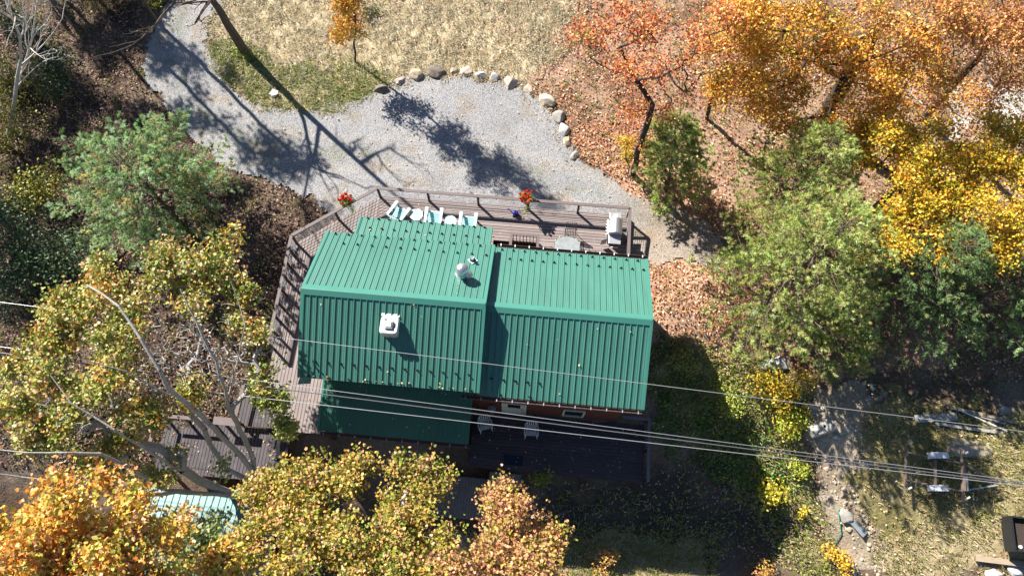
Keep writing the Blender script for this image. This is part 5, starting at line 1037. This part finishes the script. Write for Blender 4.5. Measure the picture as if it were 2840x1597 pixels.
# pines
PL = [(0.42, 0.58, 0.26, 3), (0.55, 0.70, 0.40, 2.6), (0.66, 0.60, 0.28, 1.1), (0.17, 0.28, 0.09, 1.2)]
PR = [(0.50, 0.56, 0.17, 3), (0.64, 0.70, 0.28, 2.4), (0.24, 0.33, 0.08, 1.4), (0.54, 0.48, 0.17, 0.8)]
PD = [(0.20, 0.32, 0.12, 3), (0.30, 0.43, 0.18, 2), (0.36, 0.42, 0.14, 1)]
pine('white_pine', 'bushy blue green pine standing alone left of the gravel', (485, 600), 5.7, 3.4, PL, dens=1.25, lo=0.10, shape=0.62)
pine('white_pine', 'small dense green pine beside the red maple', (1845, 530), 4.4, 1.35, PR, 'pines right of the cabin', dens=1.5, lo=0.08, shape=0.7)
pine('white_pine', 'loose pale green pine above the earth path', (2150, 590), 6.6, 2.5, PR, 'pines right of the cabin', dens=1.1, sparse=0.1, lo=0.06)
pine('white_pine', 'largest yellow green pine with branches over the leaf litter', (2110, 850), 8.3, 3.2, PR, 'pines right of the cabin', dens=1.1, lo=0.12, sparse=0.08, shape=0.65)
pine('white_pine', 'tall dark pine behind the yellow maple', (2430, 835), 6.2, 3.2, PD, 'pines right of the cabin', dens=0.9, lo=0.15, sparse=0.12)
pine('white_pine', 'low young pine in front of the retaining wall', (2300, 990), 2.6, 1.5, PR, 'pines right of the cabin', dens=1.3, lo=0.25, sparse=0.2)
pine('white_pine', 'dark blue green pine with a long drooping branch at the right edge', (2630, 870), 5.6, 3.0, PD + PL[:1], 'pines right of the cabin', dens=0.9, lo=0.2, sparse=0.2)
pine('white_pine', 'slim pine at the far right edge above the boards', (2860, 850), 5.5, 2.4, PD, 'pines right of the cabin', dens=0.8, lo=0.2)

# left edge woods
tree('dead_tree', 'tall bare white branched tree at the left edge', (20, 440), (60, 200, 4), [(40, 60, 7, 0.9), (100, 40, 7.5, 1.0), (20, 120, 5, 0.8), (90, 150, 5, 0.6)], 60, 1, 0.05, YE, m_barkgr, 0.07, bare=1.0 - 1e-9, sigma=0.1, tip_r=0.007, wob=0.3) if False else None
def bare_tree(name, label, pts, r0, kids, mat, seed, group=None, cat='dead tree'):
    """pts: (px,py,z) main stem; grows random forks"""
    r_ = random.Random(seed); g = Vector(U(*pts[0])); o = empty(name, tuple(g), 0, label, cat, group); mb = MB()
    main = [Vector(U(*p)) - g for p in pts]; n = len(main)
    mb.tube(main, [r0 * (1 - 0.75 * i / (n - 1)) for i in range(n)], 8)
    def fork(p, d, L_, r1, depth):
        q = [p]; dd = d.normalized()
        for i in range(4): dd = (dd + Vector((r_.gauss(0, 0.16), r_.gauss(0, 0.16), r_.gauss(0.05, 0.12)))).normalized(); q.append(q[-1] + dd * L_ / 4)
        mb.tube(q, [r1 * (1 - 0.2 * i) + 0.003 for i in range(5)], 5)
        if depth > 0:
            for i in (1, 2, 3, 4):
                if r_.random() < 0.8: fork(q[i], dd + Vector((r_.gauss(0, 0.7), r_.gauss(0, 0.7), r_.gauss(0.2, 0.4))), L_ * r_.uniform(0.4, 0.65), r1 * 0.5, depth - 1)
    for k in range(kids):
        i = r_.randint(max(1, n // 3), n - 1); p = main[i - 1].lerp(main[i], r_.random()); d = (main[i] - main[i - 1]).normalized() + Vector((r_.gauss(0, 0.7), r_.gauss(0, 0.7), r_.gauss(0.1, 0.3)))
        fork(p, d, (main[-1] - main[0]).length * r_.uniform(0.18, 0.38), r0 * 0.4, 2)
    mb.build('trunk', mat, o); return o
bare_tree('bare_tree', 'bare pale tree forking upward at the left edge', [(20, 385, -0.5), (38, 300, 1.0), (48, 215, 2.5), (58, 165, 3.6), (55, 100, 5), (30, 40, 6.2), (18, -20, 7.5)], 0.10, 7, m_barkwh, 3)
bare_tree('bare_tree', 'thin bare pale tree beside the forked one at the left edge', [(52, 215, 1.5), (75, 160, 2.8), (88, 110, 3.9), (98, 50, 5), (102, 8, 6.0)], 0.065, 6, m_barkwh, 8)
bare_tree('bare_tree', 'bare leaning trunk rising from the grass beside the driveway', [(682, 150, -0.35), (655, 105, 1.0), (632, 70, 1.8), (610, 30, 2.6), (588, 0, 3.2), (545, -100, 5.5), (450, -280, 8.5), (400, -400, 10.5)], 0.24, 4, m_bark, 5)
tag(MB().tube([G(128, 5) + [0, 0, .5], G(190, 84) + [0, 0, .15]], [0.05, 0.07], 8).build('fallen_log', m_bark, smooth=True), 'thin fallen trunk nearest the left bare trees', 'log', 'thin fallen trunks in the shaded wood')
tag(MB().tube([G(135, 0) + [0, 0, .6], G(184, 52) + [0, 0, .2]], [0.05, 0.07], 8).build('fallen_log', m_bark, smooth=True), 'shortest fallen trunk lying between two longer ones', 'log', 'thin fallen trunks in the shaded wood')
tag(MB().tube([G(155, 12) + [0, 0, .6], G(238, 116) + [0, 0, .15]], [0.04, 0.06], 8).build('fallen_log', m_bark, smooth=True), 'longest fallen trunk pointing at the driveway', 'log', 'thin fallen trunks in the shaded wood')
tag(MB().tube([G(152, 142) + [0, 0, .15], G(190, 162) + [0, 0, .2], G(230, 172) + [0, 0, .12]], [0.03, 0.05, 0.02], 8).build('branch_or_trunk_shadow', m_barkgr, smooth=True), 'crooked grey branch on the dark forest floor', 'branch')
tag(MB().tube([U(505, 470, 0.2), U(560, 555, -0.25), U(640, 640, -0.35)], [0.05, 0.05, 0.03], 8).build('branch_or_trunk_shadow', m_barkdk, smooth=True), 'dark bar on the ground standing in for the lone pine trunk and its shadow', 'branch')  # dark tube added for the pine's trunk line and its cast shadow
def bush(name, label, px, py, r_, h, n, pal, ls=0.11, group=None, cat='shrub', lob=3):
    g = np.array(G(px, py)); o = empty(name, tuple(g), 0, label, cat, group); st = MB(); P_ = []
    for k in range(lob):
        c_ = np.array([rng.normal(0, r_ * 0.4), rng.normal(0, r_ * 0.4), h * rng.uniform(0.45, 0.7)]); m = n // lob; d = rng.normal(size=(m, 3)); d /= np.linalg.norm(d, axis=1)[:, None]
        P_.append(c_ + d * (rng.random((m, 1)) ** 0.5) * np.array([r_ * 0.7, r_ * 0.7, h * 0.45])); 
        for _ in range(5): e = P_[-1][rng.integers(m)]; st.tube([(0, 0, 0), tuple(e * np.array([0.4, 0.4, 0.6])), tuple(e)], [0.02, 0.012, 0.005], 5)
    P_ = np.concatenate(P_); P_[:, 2] = np.maximum(P_[:, 2], 0.08); leaf_mesh('foliage', P_, ls, pick(pal, len(P_)), m_leaf, o, up=0.7); st.build('stem', m_bark, o); return o
bush('shrub', 'yellow orange shrub touching the rocks below the pines', 2150, 1080, 1.0, 1.2, 1500, [(0.66, 0.48, 0.04, 3), (0.62, 0.34, 0.04, 2), (0.40, 0.42, 0.05, 2)], 0.11, lob=5)
bush('shrub', 'yellow green leafy shrub by the concrete block', 2165, 1150, 0.85, 1.0, 1000, [(0.45, 0.48, 0.05, 3), (0.60, 0.42, 0.05, 1.5), (0.25, 0.34, 0.04, 1.5)], 0.11, lob=4)
bush('shrub', 'light green feathery shrub left of the yellow shrub', 2030, 1100, 0.9, 0.7, 900, [(0.42, 0.46, 0.08, 3), (0.28, 0.34, 0.06, 2)], 0.10, lob=4)
bush('shrub', 'olive shrub in the light beside the cabin east wall', 1900, 1000, 0.7, 0.8, 700, [(0.34, 0.34, 0.10, 3), (0.22, 0.26, 0.06, 2)], 0.09, lob=3)
bush('shrub', 'yellow sumac with long leaf fans in the deep shadow', 2140, 1370, 0.8, 1.3, 420, [(0.62, 0.50, 0.05, 3), (0.45, 0.45, 0.05, 1)], 0.13, lob=4)
bush('shrub', 'bright yellow sumac sprig at the shadow edge', 2215, 1420, 0.3, 0.9, 90, [(0.78, 0.58, 0.05, 3)], 0.11, lob=2)
bush('shrub', 'orange and yellow bush beside the hose', 2320, 1550, 0.6, 0.8, 420, [(0.75, 0.50, 0.05, 3), (0.65, 0.32, 0.06, 1)], 0.11, lob=3)
bush('shrub', 'green bush growing up at the back deck edge', 1500, 1325, 0.5, 1.6, 380, [(0.20, 0.26, 0.04, 3), (0.36, 0.34, 0.05, 1)], 0.10, lob=3)
bush('shrub', 'yellow green shrub at the shadow edge near the wires', 2215, 1300, 0.5, 0.8, 420, [(0.50, 0.52, 0.07, 3), (0.30, 0.36, 0.05, 1)], 0.10, lob=3)
bush('shrub', 'small green shrub at the base of the leaning trunk', 672, 148, 0.45, 0.5, 350, [(0.28, 0.36, 0.06, 3), (0.40, 0.42, 0.08, 1)], 0.08, lob=3)
bush('shrub', 'light green shrub where litter meets lawn by the red maple', 1620, 110, 0.6, 0.7, 360, [(0.50, 0.50, 0.14, 3), (0.35, 0.38, 0.08, 1)], 0.08, lob=3)
bush('shrub', 'red leaved bush on the dry strip at the bottom edge', 1675, 1560, 0.6, 1.0, 360, [(0.62, 0.30, 0.10, 3), (0.50, 0.42, 0.08, 1)], 0.10, lob=3)
bush('shrub', 'orange leafed bush in the corner of the shadow at the bottom', 2090, 1575, 0.7, 1.0, 420, [(0.68, 0.30, 0.10, 3), (0.45, 0.45, 0.08, 1)], 0.10, lob=3)
bush('shrub', 'low brown bramble under the left edge of the largest pine', 2020, 900, 0.6, 0.6, 420, [(0.34, 0.17, 0.09, 3), (0.40, 0.30, 0.10, 1)], 0.08, lob=3)
bush('shrub', 'grey green shrub on the lawn near the top edge', 1045, 40, 0.6, 0.5, 420, [(0.20, 0.22, 0.09, 3), (0.28, 0.28, 0.12, 1)], 0.08, lob=3)
LS = [(60, 260, 1.7, 2.2, 1700, DY, 'olive yellow thicket behind the bare pale trees'), (120, 120, 1.3, 2.0, 1200, DG, 'dark blue green shrub under the bare branches at top left'), (190, 220, 1.3, 1.8, 1300, DG, 'dark glossy shrub pointing at the crooked branch'),
      (40, 30, 1.5, 2.2, 900, [(0.30, 0.10, 0.04, 3), (0.40, 0.28, 0.04, 2)], 'rusty red thicket in the top left corner'), (60, 430, 1.9, 2.4, 2000, DY, 'yellow green thicket left of the lone pine'), (120, 560, 1.6, 2.0, 1500, DY, 'mottled yellow thicket below left of the lone pine'),
      (60, 680, 2.0, 2.4, 2000, DG, 'darkest evergreen thicket at the left edge'), (190, 740, 1.8, 2.2, 1800, DG, 'dark evergreen thicket under the lone pine'), (60, 820, 1.8, 2.2, 1500, DG, 'dark evergreen thicket above the wires at the left edge'), (290, 690, 1.4, 1.6, 1000, DG, 'dark low shrub between the lone pine and the big maple'),
      (320, 10, 1.1, 1.4, 700, [(0.32, 0.14, 0.05, 2), (0.4, 0.34, 0.05, 2)], 'red and yellow brush along the top edge left of the driveway'), (440, 20, 0.7, 0.7, 350, DY, 'green weeds at the driveway edge near the top')]
for x, y, r_, h, n, pal, lb in LS: bush('thicket', lb, x, y, r_, h, n, pal, 0.12, 'undergrowth in the left woods', 'thicket', 5)
# leafy trees just outside the view whose shade falls on the drive
def off_tree(sx_, sy_, h, r_, n, lb, pal=YG):
    g = np.array(U(sx_, sy_, -0.35)); L_ = (h + 0.35) / math.tan(SUN_EL); c_ = g - np.array([math.cos(SUN_AZ) * L_, math.sin(SUN_AZ) * L_, 0]); base = np.array([c_[0], c_[1], float(Z(c_[0], c_[1]))])
    o = empty('maple_tree', tuple(base), 0, lb, 'tree', 'shade trees outside the picture'); B = [(c_[0] + rng.normal(0, r_ * 0.45), c_[1] + rng.normal(0, r_ * 0.45), h + rng.normal(0, r_ * 0.4), r_ * 0.62) for _ in range(4)]
    tips = blob_tips(B, n) - base
    P0, P1, R0, R1 = skeleton([np.zeros(3), np.array([0.1, 0, h * 0.5]), np.array([0, 0, h])], [np.array(b[:3]) - base for b in B], tips, 0.09, 0.004)
    tube_segments('trunk', P0, P1, R0, R1, m_bark, o, 5); Lf = np.repeat(tips, 20, 0) + rng.normal(0, 0.2, (len(tips) * 20, 3)); leaf_mesh('crown', Lf, 0.17, pick(pal, len(Lf)), m_leaf, o)
off_tree(480, 120, 9, 2.3, 130, 'yellow green tree shading the top bend of the drive'); off_tree(500, 330, 9, 1.8, 90, 'yellow green tree shading the drive above the pine')
off_tree(700, 430, 9.5, 1.9, 100, 'yellow green tree throwing leaf shade on the middle of the drive'); off_tree(850, 470, 9, 1.3, 45, 'yellow green tree throwing leaf shade beside the deck')
off_tree(270, 130, 9, 3.4, 420, 'tall tree darkening the forest floor at top left'); off_tree(120, 300, 9, 3.2, 300, 'tall tree shading the bare pale trees')
off_tree(20, 720, 10, 3.0, 300, 'tall tree shading the evergreen thicket')
